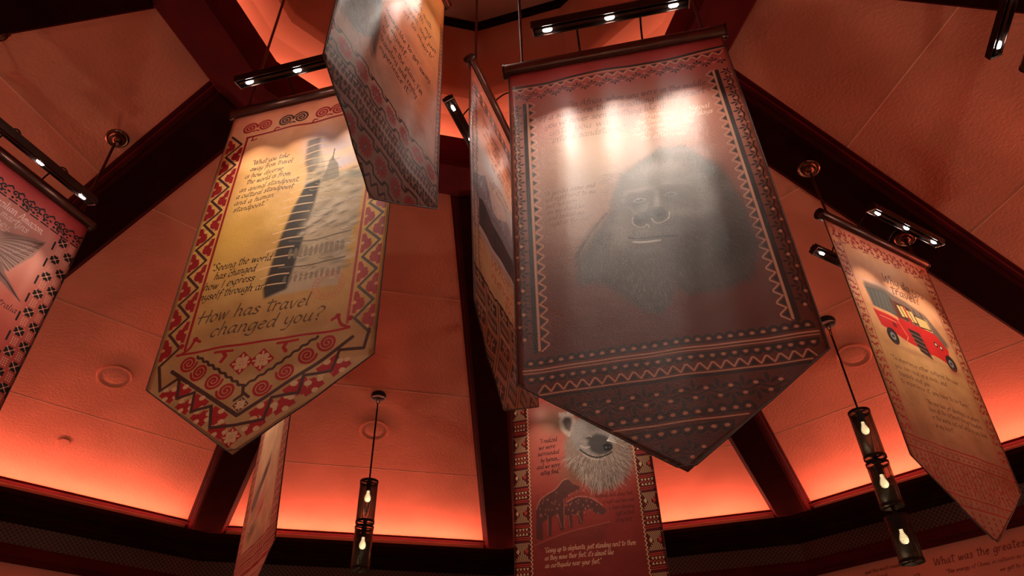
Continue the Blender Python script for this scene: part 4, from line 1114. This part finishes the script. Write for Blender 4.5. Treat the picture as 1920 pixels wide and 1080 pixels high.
def art_hummingbird():
    A = Art(2.06, 900, (0.5, 0.1, 0.08), 71)
    A.grad([(0, (0.34, 0.03, 0.03)), (.12, (0.44, 0.06, 0.05)), (.3, (0.66, 0.26, 0.20)), (.55, (0.56, 0.14, 0.10)), (.9, (0.48, 0.08, 0.06)), (2.06, (0.4, 0.07, 0.05))])
    A.mottle(.18, .15)
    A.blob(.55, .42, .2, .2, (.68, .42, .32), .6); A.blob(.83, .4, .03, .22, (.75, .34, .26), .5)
    w = (.20, .10, .085); wd = (.05, .022, .02)
    A.poly([(.823, .263), (.76, .285), (.66, .33), (.55, .38), (.48, .44), (.52, .56), (.62, .60), (.70, .56), (.74, .50), (.80, .38)], (.30, .17, .14), .9, soft=.005)
    for k in range(16):
        t = k / 15; e = (.823 - t * .10, .263 + t * .27)
        A.line([(.55, .47), ((.55 + e[0]) / 2, (.47 + e[1]) / 2 - .03 * (1 - t)), e], .010, w if k % 2 else (.36, .21, .17), .9, sm=True); A.line([(.60, .47), ((.60 + e[0]) / 2, (.46 + e[1]) / 2), e], .003, wd, .9, sm=True)
    A.poly([(.50, .44), (.60, .46), (.68, .52), (.72, .56), (.78, .60), (.858, .652), (.79, .632), (.72, .61), (.62, .60), (.52, .56)], w, .95, soft=.004)
    for k in range(9): A.line([(.55 + .01 * k, .50 + .01 * k), (.66 + .01 * k, .55 + .005 * k), (.80 + .006 * k, .625 + .003 * k)], .003, wd, .8, sm=True)
    A.dot(.45, .44, .05, w, .95, rv=.04); A.line([(.41, .44), (.28, .46)], .006, wd)
    lt = (.86, .58, .50)
    A.text('"Traveling to the Brazilian Amazon,', .14, .232, .026, lt, .79); A.text('I have seen people martins', .14, .283, .026, lt, .715); A.text('and been on a journey."', .14, .335, .026, lt, .655)
    A.text('Where in Australia', .50, .722, .020, wd, .855)
    A.line(wavy((.03, .055), (.97, .055), .004, .2), .004, BLK, 0)
    for i in range(15):
        u = .03 + i * .065
        A.spiral(u + .02, .115, .022, BLK, .009, 1.2, 1 if i % 2 else -1, 1.0); A.line([(u + .035, .10), (u + .055, .085), (u + .065, .095)], .010, BLK)
        A.dot(u + .05, .125, .010, BLK, 1, rv=.006); A.line([(u + .005, .165), (u + .05, .165)], .008, BLK)
        if i % 3 == 0: leaf3(A, u + .05, .13, .028, 1, -1.57, BLK); leaf3(A, u + .05, .13, .028, 1, 1.57, BLK)
        A.dot(u + .015, .145, .008, BLK); A.dot(u + .04, .148, .008, BLK, 1, rv=.005)
    for f in (lambda u: u, lambda u: 1 - u):
        for i in range(11):
            for j in range(2):
                v = .20 + i * .12 + j * .06; u = f(.092 - j * .058)
                for a in range(4):
                    for q in (-.34, .34):
                        t = a * 1.571 + q; A.dot(u + .017 * math.cos(t), v + .017 * math.sin(t), .0105, BLK, 1, rv=.0085, ang=t)
                for a in range(4): A.line([(u, v), (u + .030 * math.cos(a * 1.571 + .785), v + .030 * math.sin(a * 1.571 + .785))], .0035, (.80, .40, .28))
                for dx in range(3):
                    for dy in range(4): A.dot(f(.092 - (1 - j) * .058) + (dx - 1) * .012, v + (dy - 1.5) * .012, .0036, (.80, .40, .28))
            A.line([(f(.130), .22 + i * .12), (f(.130), .27 + i * .12)], .010, BLK); A.line([(f(.004), .24 + i * .12), (f(.004), .30 + i * .12)], .010, BLK)
    A.line([(1 - .112, .165), (1 - .112, .19)], .008, BLK)
    return A


def art_bird():
    """tan cloth with a long necked bird, maroon band borders"""
    A = Art(2.06, 800, (0.6, 0.35, 0.2), 83)
    A.grad([(0, (.66, .38, .20)), (.9, (.66, .40, .22)), (1.4, (.58, .32, .18)), (2.06, (.46, .20, .12))]); A.mottle(.3, .1)
    for _ in range(120): A.line([(A.r.uniform(.1, .8), A.r.uniform(0, 1.5))] * 1 + [(A.r.uniform(.1, .8), A.r.uniform(0, 1.5))], .002, (.5, .24, .1), .12)
    dk = (.05, .038, .035)
    A.poly([(.52, .93), (.50, .99), (.42, 1.04), (.30, 1.14), (.22, 1.26), (.26, 1.30), (.36, 1.20), (.48, 1.10), (.55, 1.02)], dk, .9, soft=.012)
    A.blob(.30, 1.22, .08, .10, (.22, .14, .12), .8, .4); A.blob(.45, 1.30, .12, .07, (.50, .12, .09), .9, -.6); A.blob(.50, 1.33, .06, .04, (.38, .06, .05), .9, -.6); A.line([(.62, 1.17), (.50, 1.27), (.36, 1.36), (.24, 1.40), (.30, 1.44), (.46, 1.40), (.60, 1.30)], .008, (.72, .52, .38), .8, sm=True)
    A.blob(.34, 1.45, .10, .05, (.09, .055, .05), .85, -.2); A.line([(.62, 1.02), (.58, 1.12), (.60, 1.24)], .03, (.62, .26, .2), .5, sm=True); A.blob(.5, 1.55, .2, .06, (.35, .17, .1), .6)
    mr = (.26, .022, .02)
    for f in (lambda u: u, lambda u: 1 - u):
        A.poly([(f(0), 0), (f(.15), 0), (f(.15), 1.6), (f(0), 1.6)], (.50, .22, .15), .9); A.line([(f(.158), 0), (f(.158), 1.6)], .008, mr); A.line([(f(.012), 0), (f(.012), 1.6)], .008, mr)
        for i in range(13):
            v = .03 + i * .125
            for k in range(7): A.line([(f(.03 + k * .017), v), (f(.038 + k * .017), v + .018)], .006, mr)
            A.line([(f(.02), v - .006), (f(.15), v - .006)], .006, mr); A.line([(f(.02), v + .026), (f(.15), v + .026)], .006, mr)
            A.spiral(f(.055), v + .070, .026, mr, .010, 1.4); A.spiral(f(.115), v + .070, .026, mr, .010, 1.4, -1, 3.1)
    A.poly([(0, 1.58), (1, 1.58), (1, 2.06), (0, 2.06)], (.42, .15, .10), .85)
    for v, w in ((1.575, .010), (1.655, .012), (1.68, .008), (1.70, .008), (1.735, .03), (1.80, .008), (1.90, .014)): A.line(wavy((0, v), (1, v), .004, .4), w, mr)
    for i in range(24):
        A.line([(.02 + i * .042, 1.60), (.04 + i * .042, 1.635)], .010, mr); A.line([(.03 + i * .042, 1.635), (.045 + i * .042, 1.60)], .006, mr)
        A.line([(.02 + i * .042, 1.82), (.03 + i * .042, 1.88)], .012, mr)
    return A


def cloth_material(name, art, rough=0.55, spec=0.13, aniso=0.0):
    m, nt, b = mat_new(name)
    im = nt.nodes.new('ShaderNodeTexImage'); im.image = art.image(name); im.extension = 'EXTEND'
    nt.links.new(im.outputs[0], b.inputs['Base Color'])
    b.inputs['Roughness'].default_value = rough
    b.inputs['Specular IOR Level'].default_value = spec
    if aniso:                                # the weave smears highlights along the drop of the cloth
        b.inputs['Anisotropic'].default_value = aniso
        tg = nt.nodes.new('ShaderNodeTangent'); tg.direction_type = 'UV_MAP'; tg.uv_map = 'uv'
        nt.links.new(tg.outputs[0], b.inputs['Tangent']); b.inputs['Anisotropic Rotation'].default_value = ANISO_ROT
    tc = nt.nodes.new('ShaderNodeTexCoord')
    n1 = nt.nodes.new('ShaderNodeTexNoise'); n1.inputs['Scale'].default_value = 240.0; n1.inputs['Detail'].default_value = 1.0
    n2 = nt.nodes.new('ShaderNodeTexNoise'); n2.inputs['Scale'].default_value = 7.0; n2.inputs['Detail'].default_value = 3.0
    nt.links.new(tc.outputs['Object'], n1.inputs['Vector']); nt.links.new(tc.outputs['Object'], n2.inputs['Vector'])
    b1 = nt.nodes.new('ShaderNodeBump'); b1.inputs['Strength'].default_value = 0.9; b1.inputs['Distance'].default_value = 0.0012
    b2 = nt.nodes.new('ShaderNodeBump'); b2.inputs['Strength'].default_value = 0.35; b2.inputs['Distance'].default_value = 0.012
    nt.links.new(n1.outputs[0], b1.inputs['Height']); nt.links.new(n2.outputs[0], b2.inputs['Height'])
    nt.links.new(b1.outputs[0], b2.inputs['Normal']); nt.links.new(b2.outputs[0], b.inputs['Normal'])
    return m


ANISO_ROT = 0.25
# ------------------------------------------------------------------ small ceiling things
def ceil_z(x, y):
    """lowest ceiling surface over a point: (z, normal, sits on)"""
    best = None
    for k in range(12):
        d = direc(k + 0.5)
        r = (x - CX) * d.x + (y - CY) * d.y
        if best is None or r > best[0]: best = (r, k, d)
    r, k, d = best
    if r < 1.56: return 6.34 + EYE, Vector((0, 0, -1))
    if r < 1.98: return ZR, Vector((0, 0, -1))
    for kk in (k, k + 1):
        h = direc(kk); w = abs((x - CX) * h.y - (y - CY) * h.x); rr = (x - CX) * h.x + (y - CY) * h.y
        if w < 0.15: return zbeam(rr), Vector((-h.x * SL * C15, -h.y * SL * C15, -1)).normalized()
    return zpanel(r), Vector((-d.x * SL, -d.y * SL, -1)).normalized()


def on_panel(x, y):
    z, nrm = ceil_z(x, y)
    zax = nrm; xax = Vector((1, 0, 0)); xax = (xax - zax * xax.dot(zax)).normalized()
    return Vector((x, y, z)), Matrix((xax, zax.cross(xax), zax)).transposed()


for (x, y, lab) in ((-3.808, 5.797, 'large round ceiling speaker cover at the left, below the yellow temple banner'),
                    (-1.547, 7.059, 'round ceiling speaker cover behind the two shade pendant light'),
                    (3.225, 5.751, 'round ceiling speaker cover between the gorilla banner and the red truck banner')):
    p, m = on_panel(x, y)
    e = empty('ceiling_speaker', p)
    tag(e, lab, 'speaker', 'round speaker covers in the ceiling')
    mb = MB(); mb.lathe([(0.158, 0), (0.158, 0.012), (0.152, 0.02), (0.140, 0.02), (0.134, 0.012)], 48, (0, 0, 0), m)
    mb.build('rim', M_panel, e, True)
    mb = MB(); mb.lathe([(0.134, -0.002), (0.133, 0.010), (0.09, 0.016), (0.0001, 0.018)], 48, (0, 0, 0), m)
    mb.build('grille', M_panel, e, True)
p, m = on_panel(-4.559, 6.527)
e = empty('sprinkler_cover', p); tag(e, 'small round cover plate low on the left ceiling panel', 'cover plate')
mb = MB(); mb.lathe([(0.06, 0), (0.06, 0.006), (0.054, 0.012), (0.0001, 0.013)], 32, (0, 0, 0), m)
mb.build('plate', M_panel, e, True)


# ------------------------------------------------------------------ pendants
def mat_mesh_shade():
    m, nt, b = mat_new('wire_mesh_shade')
    b.inputs['Base Color'].default_value = (0.016, 0.013, 0.011, 1); b.inputs['Roughness'].default_value = 0.4; b.inputs['Metallic'].default_value = 0.6
    tc = nt.nodes.new('ShaderNodeTexCoord')
    sep = nt.nodes.new('ShaderNodeSeparateXYZ'); nt.links.new(tc.outputs['Object'], sep.inputs[0])
    at = nt.nodes.new('ShaderNodeMath'); at.operation = 'ARCTAN2'
    nt.links.new(sep.outputs[1], at.inputs[0]); nt.links.new(sep.outputs[0], at.inputs[1])
    masks = []
    for src, sc in ((at.outputs[0], 110.0), (sep.outputs[2], 1250.0)):
        ml = nt.nodes.new('ShaderNodeMath'); ml.operation = 'MULTIPLY'; ml.inputs[1].default_value = sc
        nt.links.new(src, ml.inputs[0])
        sn = nt.nodes.new('ShaderNodeMath'); sn.operation = 'SINE'; nt.links.new(ml.outputs[0], sn.inputs[0])
        gt = nt.nodes.new('ShaderNodeMath'); gt.operation = 'GREATER_THAN'; gt.inputs[1].default_value = -0.05
        nt.links.new(sn.outputs[0], gt.inputs[0]); masks.append(gt)
    mx = nt.nodes.new('ShaderNodeMath'); mx.operation = 'MAXIMUM'
    nt.links.new(masks[0].outputs[0], mx.inputs[0]); nt.links.new(masks[1].outputs[0], mx.inputs[1])
    tr = nt.nodes.new('ShaderNodeBsdfTransparent')
    ms = nt.nodes.new('ShaderNodeMixShader')
    nt.links.new(mx.outputs[0], ms.inputs[0]); nt.links.new(tr.outputs[0], ms.inputs[1]); nt.links.new(b.outputs[0], ms.inputs[2])
    nt.links.new(ms.outputs[0], nt.nodes['Material Output'].inputs[0])
    return m


def mat_bulb():
    m, nt, b = mat_new('glowing_bulb')
    b.inputs['Base Color'].default_value = (0.9, 0.8, 0.6, 1)
    lw = nt.nodes.new('ShaderNodeLayerWeight'); lw.inputs[0].default_value = 0.35
    cr = nt.nodes.new('ShaderNodeValToRGB')
    cr.color_ramp.elements[0].color = (7.0, 5.0, 2.6, 1); cr.color_ramp.elements[1].color = (0.9, 0.50, 0.18, 1)
    cr.color_ramp.elements[0].position = 0.15; cr.color_ramp.elements[1].position = 0.75
    nt.links.new(lw.outputs['Facing'], cr.inputs[0]); nt.links.new(cr.outputs[0], b.inputs['Emission Color'])
    b.inputs['Emission Strength'].default_value = 0.55
    return m


M_shade = mat_mesh_shade(); M_bulb = mat_bulb()


def pendant(x, y, tiers, lab):
    p, m = on_panel(x, y)
    root = empty('pendant_light', (x, y, p.z)); tag(root, lab, 'pendant light', 'stacked mesh pendants')
    I = Matrix.Identity(3)
    mb = MB(); mb.lathe([(0.078, 0.0), (0.078, 0.022), (0.062, 0.034), (0.0001, 0.036)], 32, (0, 0, 0), m); mb.lathe([(0.072, 0.03), (0.072, -0.03)], 24, (0, 0, 0.0), I)
    mb.build('canopy', M_black, root, True)
    mb = MB(); z = -0.035
    for i in range(2):
        a = []
        for j in range(14):
            t = 2 * math.pi * j / 14
            q = Vector((0.016 * math.cos(t), 0, 0.036 * math.sin(t)))
            if i: q = Vector((0, q.x, q.z))
            a.append(q + Vector((0, 0, z - 0.03)))
        mb.tube(a, 0.004, 6, closed=True); z -= 0.062
    mb.build('chain', M_black, root, True)
    top = tiers[0][0] + EYE - p.z
    mb = MB(); mb.tube([(0, 0, z + 0.005), (0, 0, top - 0.02)], 0.0085, 10); mb.build('stem', M_black, root, True)
    R0 = 0.086
    for i, (za, zb) in enumerate(tiers):
        za = za + EYE - p.z; zb = zb + EYE - p.z
        zc = (za + zb) / 2
        sh = empty('shade', (0, 0, zc)); sh.parent = root
        h = (za - zb) / 2
        mb = MB(); mb.lathe([(R0, -h + 0.01), (R0, h - 0.01)], 48)
        mb.f = [f for f in mb.f if len(f) == 4]
        shm = mb.build('mesh_cylinder', M_shade, sh, True)
        mb = MB()
        for zz in (-h + 0.011, h - 0.011):
            mb.lathe([(R0 + 0.003, zz - 0.011), (R0 + 0.003, zz + 0.011), (R0 - 0.003, zz + 0.011), (R0 - 0.003, zz - 0.011)], 48, closed=True)
            for q in range(2):
                a = q * math.pi / 2 + 0.5
                v = Vector((math.cos(a), math.sin(a), 0))
                mb.box((0, 0, zz), (2 * R0 - 0.004, 0.014, 0.008), Matrix((v, Vector((-v.y, v.x, 0)), Vector((0, 0, 1)))).transposed())
        mb.tube([(0, 0, h), (0, 0, h - 0.10)], 0.026, 16)
        if i + 1 < len(tiers):
            gap = (zb - (tiers[i + 1][0] + EYE - p.z))
            mb.tube([(0, 0, -h + 0.03), (0, 0, -h - gap)], [0.02, 0.008], 10)
        mb.tube([(R0 - 0.012, 0, -h + 0.01), (R0 - 0.012, 0, h - 0.01)], 0.003, 6)
        mb.tube([(-R0 + 0.012, 0, -h + 0.01), (-R0 + 0.012, 0, h - 0.01)], 0.003, 6)
        mb.build('frame', M_black, sh, True)
        mb = MB()
        mb.lathe([(0.0001, -0.058), (0.016, -0.055), (0.027, -0.044), (0.032, -0.028), (0.031, -0.012), (0.024, 0.008), (0.017, 0.024), (0.0145, 0.04), (0.0145, 0.05)], 28, (0, 0, h - 0.15))
        mb.build('bulb', M_bulb, sh, True)
        L = bpy.data.lights.new('bulb_lamp', 'POINT'); L.energy = BULB_POWER; L.color = BULB_COLOR; L.shadow_soft_size = 0.02
        lo = link('bulb_lamp', L, root); lo.location = (0.045, -0.045, zc + h - 0.24)
    return root


pendant(-1.435, 6.578, ((2.76, 2.345), (2.315, 1.92)), 'black mesh pendant light with two stacked glowing cylinders, left of the tall centre beam')
pendant(2.894, 5.395, ((2.77, 2.345), (2.31, 1.95), (1.875, 1.53)), 'black mesh pendant light with three stacked glowing cylinders, beside the red truck banner')

# ------------------------------------------------------------------ lettering on the right wall
d = direc(1.5); t = Vector((d.y, -d.x, 0))
wall = WALLS['northeast']
O = Vector((CX, CY, 0)) + d * 6.716


def wall_text(s, x, z, h, wmax, name):
    segs, adv = layout(s)
    k = h / 5.0
    kx = min(k, wmax / adv) if wmax else k
    mb = MB()
    for (x1, y1, x2, y2) in segs:
        dx, dy = x2 - x1, y2 - y1; Ln = math.hypot(dx, dy)
        if Ln < 1e-6: continue
        th = math.atan2(dy, dx); w = (0.28 + 0.5 * abs(math.sin(th - 0.7))) * k
        nx, ny = -dy / Ln * w / 2, dx / Ln * w / 2
        def P(px, py, ox, oy):
            return O + t * (x + px * kx + ox) + Vector((0, 0, z + py * k + oy)) - d * 0.004
        mb.quad(P(x1, y1, nx, ny), P(x2, y2, nx, ny), P(x2, y2, -nx, -ny), P(x1, y1, -nx, -ny))
    me = bpy.data.meshes.new(name); me.from_pydata(mb.v, [], mb.f); me.materials.append(M_ink)
    o = link(name, me, wall)
    md = o.modifiers.new('solid', 'SOLIDIFY'); md.thickness = 0.003; md.offset = 0
    return o


for (s, x, z, h, wm) in WALL_LINES:
    wall_text(s, x, z, h, wm, 'lettering')
# ------------------------------------------------------------------ hanging banners
M_hem = mat_noise('dark_hem', (0.03, 0.012, 0.01), (0.05, 0.02, 0.016), 20, 0.6)


def roseta(p, nrm, parent, mat, name='canopy'):
    zax = nrm; xax = Vector((1, 0, 0)); xax = (xax - zax * xax.dot(zax)).normalized()
    m = Matrix((xax, zax.cross(xax), zax)).transposed()
    mb = MB()
    mb.lathe([(0.080, 0.0), (0.080, 0.008), (0.070, 0.016), (0.060, 0.014), (0.052, 0.026), (0.036, 0.030), (0.028, 0.045), (0.016, 0.052), (0.016, 0.075)], 36, p, m)
    return mb.build(name, mat, parent, True)


def banner(q, W, matl, label, rods=True, seed=1, fold=0.006):
    x, y, z, az, S, V, dL, dR, dT = q[:9]
    e = Vector((math.sin(az), math.cos(az), 0)); n = e.cross(Vector((0, 0, 1)))
    P = Vector((x, y, z + EYE)); c = P + e * W / 2 + Vector((0, 0, 0.036))
    root = empty('hanging_banner', c)
    tag(root, label, 'banner', 'travel banners hanging under the ceiling')
    NU, NV1, NV2 = 36, 60, 16
    verts = []; uvs = []; faces = []
    r = random.Random(seed); ph = [r.uniform(0, 6.28) for _ in range(4)]
    for j in range(NV1 + NV2 + 1):
        for i in range(NU + 1):
            u = i / NU
            if j <= NV1: v = S * j / NV1
            else: v = S + (j - NV1) / NV2 * V * (1 - abs(2 * u - 1))
            t = min(v / S, 1.0)
            d = (t ** 1.5) * (dL + (dR - dL) * u)
            if v > S: d += (dT - (dL + dR) / 2) * (v - S) / V
            fl = fold * (math.sin(u * 19 + ph[0] + 1.2 * v) * 0.5 + math.sin(u * 8.5 + ph[1] - 0.8 * v) + 0.45 * math.sin(u * 33 + v * 2 + ph[2])) * (0.15 + 0.85 * min(1, v / 0.5)) * (1 - 0.3 * t)
            d += fl
            p = P + e * (W * u) + n * d + Vector((0, 0, -v))
            verts.append(tuple(p - c)); uvs.append((u, 1 - v / (S + V)))
    for j in range(NV1 + NV2):
        for i in range(NU):
            a = j * (NU + 1) + i
            faces.append((a, a + NU + 1, a + NU + 2, a + 1))
    me = bpy.data.meshes.new('cloth'); me.from_pydata(verts, [], faces)
    ul = me.uv_layers.new(name='uv')
    for lp in me.loops: ul.data[lp.index].uv = uvs[lp.vertex_index]
    for p_ in me.polygons: p_.use_smooth = True
    me.materials.append(matl)
    bm = bmesh.new(); bm.from_mesh(me); bmesh.ops.remove_doubles(bm, verts=bm.verts, dist=1e-5); bm.to_mesh(me); bm.free()
    o = link('cloth', me, root)
    sd = o.modifiers.new('solid', 'SOLIDIFY'); sd.thickness = 0.003; sd.offset = 0; sd.use_rim = True
    # hem cord round the edge
    rim = [verts[j * (NU + 1)] for j in range(0, NV1 + 1, 2)] + [verts[(NV1 + NV2) * (NU + 1) + i] for i in range(1, NU, 2)] + [verts[(NV1 + NV2) * (NU + 1) + NU // 2]] * 0 + [verts[j * (NU + 1) + NU] for j in range(NV1, -1, -2)]
    mb = MB(); mb.tube(rim, 0.0035, 6); mb.build('hem', M_hem, root, True)
    mb = MB()
    mb.tube([-e * (W / 2 + 0.022), e * (W / 2 + 0.022)], 0.040, 32)
    mb.build('top_bar', M_bar, root, True)
    for s_ in (-1, 1):
        mb = MB(); a = e * s_ * (W / 2 + 0.022); mb.tube([a - e * s_ * 0.004, a + e * s_ * 0.006, a + e * s_ * 0.010], [0.043, 0.043, 0.036], 32)
        mb.build('end_cap', M_bronze, root, True)
    if rods:
        for uu in (rods if isinstance(rods, tuple) else (0.078, W - 0.085)):
            b = P + e * uu; zc, nr = ceil_z(b.x, b.y)
            b0 = Vector((b.x, b.y, c.z + 0.03)); b1 = Vector((b.x, b.y, zc - 0.04))
            mb = MB(); mb.tube([b0 - c, b1 - c], 0.0095, 12); mb.tube([b0 - c, b0 + Vector((0, 0, 0.035)) - c], 0.015, 12)
            mb.build('hanging_rod', M_bar, root, True)
            roseta(Vector((b.x, b.y, zc)) - c, nr, root, M_rose)
    return root, P, e, n, c


def picture_light(info, s, label, W=1.15, d=0.25, h=-0.05, L=0.78, power=1.0, aim=2.2, spread=66):
    root_b, P, e, n, c = info
    nn = n * s
    ctr = P + e * W / 2 + nn * d + Vector((0, 0, h + 0.03))
    root = empty('picture_light', ctr); tag(root, label, 'picture light', 'picture lights clamped to the banner bars')
    tilt = math.radians(18)
    dn = (Vector((0, 0, -1)) * math.cos(tilt) - nn * math.sin(tilt)).normalized()     # the open side
    sd = e.cross(dn).normalized()
    M = Matrix((e, sd, dn)).transposed()
    mb = MB()
    mb.box(-dn * 0.016, (L, 0.078, 0.014), M)
    for q in (-1, 1):
        mb.box(sd * q * 0.036 + dn * 0.004, (L, 0.006, 0.030), M)
    mb.box(-dn * 0.030, (L, 0.040, 0.016), M)
    mb.box(dn * 0.002, (L - 0.02, 0.022, 0.026), M)
    mb.build('housing', M_bronze, root, bevel=0.002)
    for q in (-1, 1):
        mb = MB(); mb.box(e * q * (L / 2 + 0.003) + dn * 0.0, (0.006, 0.080, 0.042), M); mb.build('end_cap', M_bronze, root, bevel=0.002)
        mb = MB(); mb.box(e * q * (L / 2 + 0.0005) + dn * 0.022, (0.007, 0.074, 0.004), M); mb.build('end_edge', M_steel, root)
    for q in (-1, 0, 1):
        p = e * q * 0.315 + dn * 0.0165
        mb = MB()
        prof = [(0.024 * math.copysign(abs(math.cos(a)) ** 0.6, math.cos(a)), 0.010 * math.copysign(abs(math.sin(a)) ** 0.6, math.sin(a))) for a in np.linspace(0, 2 * math.pi, 20, endpoint=False)]
        mb.v = [tuple(p + e * a + sd * b) for a, b in prof] + [tuple(p + e * a * 0.8 + sd * b * 0.8 + dn * 0.006) for a, b in prof]
        k = len(prof); mb.f = [(i, (i + 1) % k, k + (i + 1) % k, k + i) for i in range(k)] + [tuple(range(k, 2 * k)), tuple(range(k))[::-1]]
        mb.build('lamp', M_led, root)
        lo = area_light('lamp_beam', Vector(p) + dn * 0.009 + ctr, (Vector((0, 0, -aim)) - nn * d), e, 0.036, 0.014, SPOT_POWER * power, SPOT_COLOR, None, spread=spread)
        mw = lo.matrix_world.copy(); lo.parent = root; lo.matrix_parent_inverse = Matrix.Identity(4)
        mw.translation = Vector(p) + dn * 0.009; lo.matrix_world = mw; lo.matrix_basis = mw
    for q in (-1, 1):
        # bracket: up from the housing, over, and down to the bar
        a = e * q * 0.17 - dn * 0.03
        b = (P + e * W / 2 + e * q * 0.17 + Vector((0, 0, 0.072))) - ctr
        pts = []
        for i in range(13):
            t = i / 12; p = a.lerp(b, t); p = p + Vector((0, 0, 0.10 * math.sin(math.pi * t) ** 0.8)); pts.append(p)
        mb = MB(); mb.tube(pts, 0.0055, 8); mb.build('bracket', M_black, root, True)
    return root


BN = {
    'big': ([0.011, 2.373, 3.32, 1.757, 1.948, 0.414, -0.002, -0.012, -0.015], 1.15),
    'left': ([-1.74, 2.879, 3.647, 1.808, 1.952, 0.416, -0.021, -0.028, 0.002], 1.15),
    'right': ([2.228, 3.719, 3.437, 1.03, 1.789, 0.404, -0.033, -0.071, -0.06], 1.159),
    'front': ([-0.747, 1.692, 4.47, 0.345, 1.927, 0.357, 0.002, 0.037, -0.026], 0.989),
    'center': ([-0.237, 2.811, 4.072, 0.342, 1.984, 0.308, 0.053, 0.0, -0.019], 1.15),
    'hyena': ([-0.024, 5.638, 3.16, 1.811, 1.95, 0.415, 0.055, 0.003, 0.0], 1.15),
    'thin': ([-2.308, 5.866, 3.6, 2.635, 1.95, 0.415, -0.013, -0.084, -0.028], 1.15),
    'part': ([-3.291, 2.45, 3.341, 0.359, 1.95, 0.415, 0.0, -0.036, 0.0], 1.15),
    'spare': ([2.78, 1.43, 3.5, 0.262, 1.95, 0.415, 0, 0, 0], 1.15),
}
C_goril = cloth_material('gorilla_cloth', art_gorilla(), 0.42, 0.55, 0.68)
C_templ = cloth_material('temple_cloth', art_temple())
C_portr = cloth_material('portrait_cloth', art_portrait(), 0.38, 0.4, 0.8)
C_fjord = cloth_material('fjord_cloth', art_fjord(), 0.40, 0.35, 0.8)
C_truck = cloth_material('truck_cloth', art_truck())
C_hyena = cloth_material('hyena_cloth', art_hyena())
C_humm = cloth_material('hummingbird_cloth', art_hummingbird())
C_bird = cloth_material('bird_cloth', art_bird())

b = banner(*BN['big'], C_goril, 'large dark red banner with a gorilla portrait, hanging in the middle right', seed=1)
picture_light(b, 1, 'three lamp picture light above the gorilla banner', power=1.5, d=0.30, h=-0.11, aim=1.1, spread=68)
b = banner(*BN['left'], C_templ, 'golden banner with a stone temple and How has travel changed you', seed=2)
picture_light(b, 1, 'picture light above the golden temple banner, partly behind the pink banner', power=2.0)
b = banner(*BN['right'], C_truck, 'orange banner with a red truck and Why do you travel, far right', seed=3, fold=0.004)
picture_light(b, 1, 'picture light on the camera side of the red truck banner', power=2.2, L=0.78)
picture_light(b, -1, 'picture light half hidden behind the red truck banner', L=0.78)
b = banner(*BN['front'], C_portr, 'pink banner with flower bands seen from below, top centre, reading I always like', seed=4)
picture_light(b, 1, 'picture light above the pink banner, out of view at the top', W=0.989, power=1.0)
b = banner(*BN['center'], C_fjord, 'narrow looking orange banner with mountains and a dark boat, left of the gorilla banner', seed=5)
picture_light(b, 1, 'picture light between the boat banner and the gorilla banner')
picture_light(b, -1, 'short looking picture light left of the boat banner')
b = banner(*BN['hyena'], C_hyena, 'dark red banner with a hyena head and two hyenas, below the gorilla banner', seed=6)
picture_light(b, 1, 'picture light of the hyena banner behind the gorilla banner')
b = banner(*BN['thin'], C_bird, 'thin looking tan banner with a long necked bird, below the golden temple banner', seed=7)
picture_light(b, 1, 'picture light of the tan bird banner')
b = banner(*BN['part'], C_humm, 'red banner with a hummingbird cut off by the left edge', seed=8)
picture_light(b, 1, 'picture light above the hummingbird banner at the left edge', power=1.3)
b = banner(*BN['spare'], C_hyena, 'banner just beyond the right edge of the view', seed=9, rods=(0.078, 0.55))
picture_light(b, -1, 'steeply angled picture light in the top right corner')
# ------------------------------------------------------------------ fill lamps added below the view, unseen, for warm light from beneath
M_fill_shade = mat_emit('fill_lamp_shade', (1.0, 0.62, 0.36), 1.2)
for i, (x, y) in enumerate(((-3.2, 0.2), (2.6, 0.0), (-0.3, -2.4), (-3.6, 4.8), (2.9, 4.9))):
    root = empty('fill_lamp', (x, y, 0)); tag(root, 'added fill lamp on a stand with a drum shade, unseen below the view', 'fill lamp', 'added fill lamps below the view')
    mb = MB(); mb.lathe([(0.15, 0), (0.15, 0.02), (0.02, 0.03), (0.012, 0.05), (0.012, 0.82), (0.02, 0.85)], 32); mb.build('base', M_rose, root, True)
    mb = MB(); mb.lathe([(0.20, 0.80), (0.16, 1.04), (0.156, 1.04), (0.196, 0.80)], 40, closed=True); mb.build('lamp_shade', M_fill_shade, root, True)
    L = bpy.data.lights.new('fill_lamp_bulb', 'POINT'); L.energy = FILL_POWER; L.color = FILL_COLOR; L.shadow_soft_size = 0.1
    lo = link('fill_lamp_bulb', L, root); lo.location = (0, 0, 0.98)
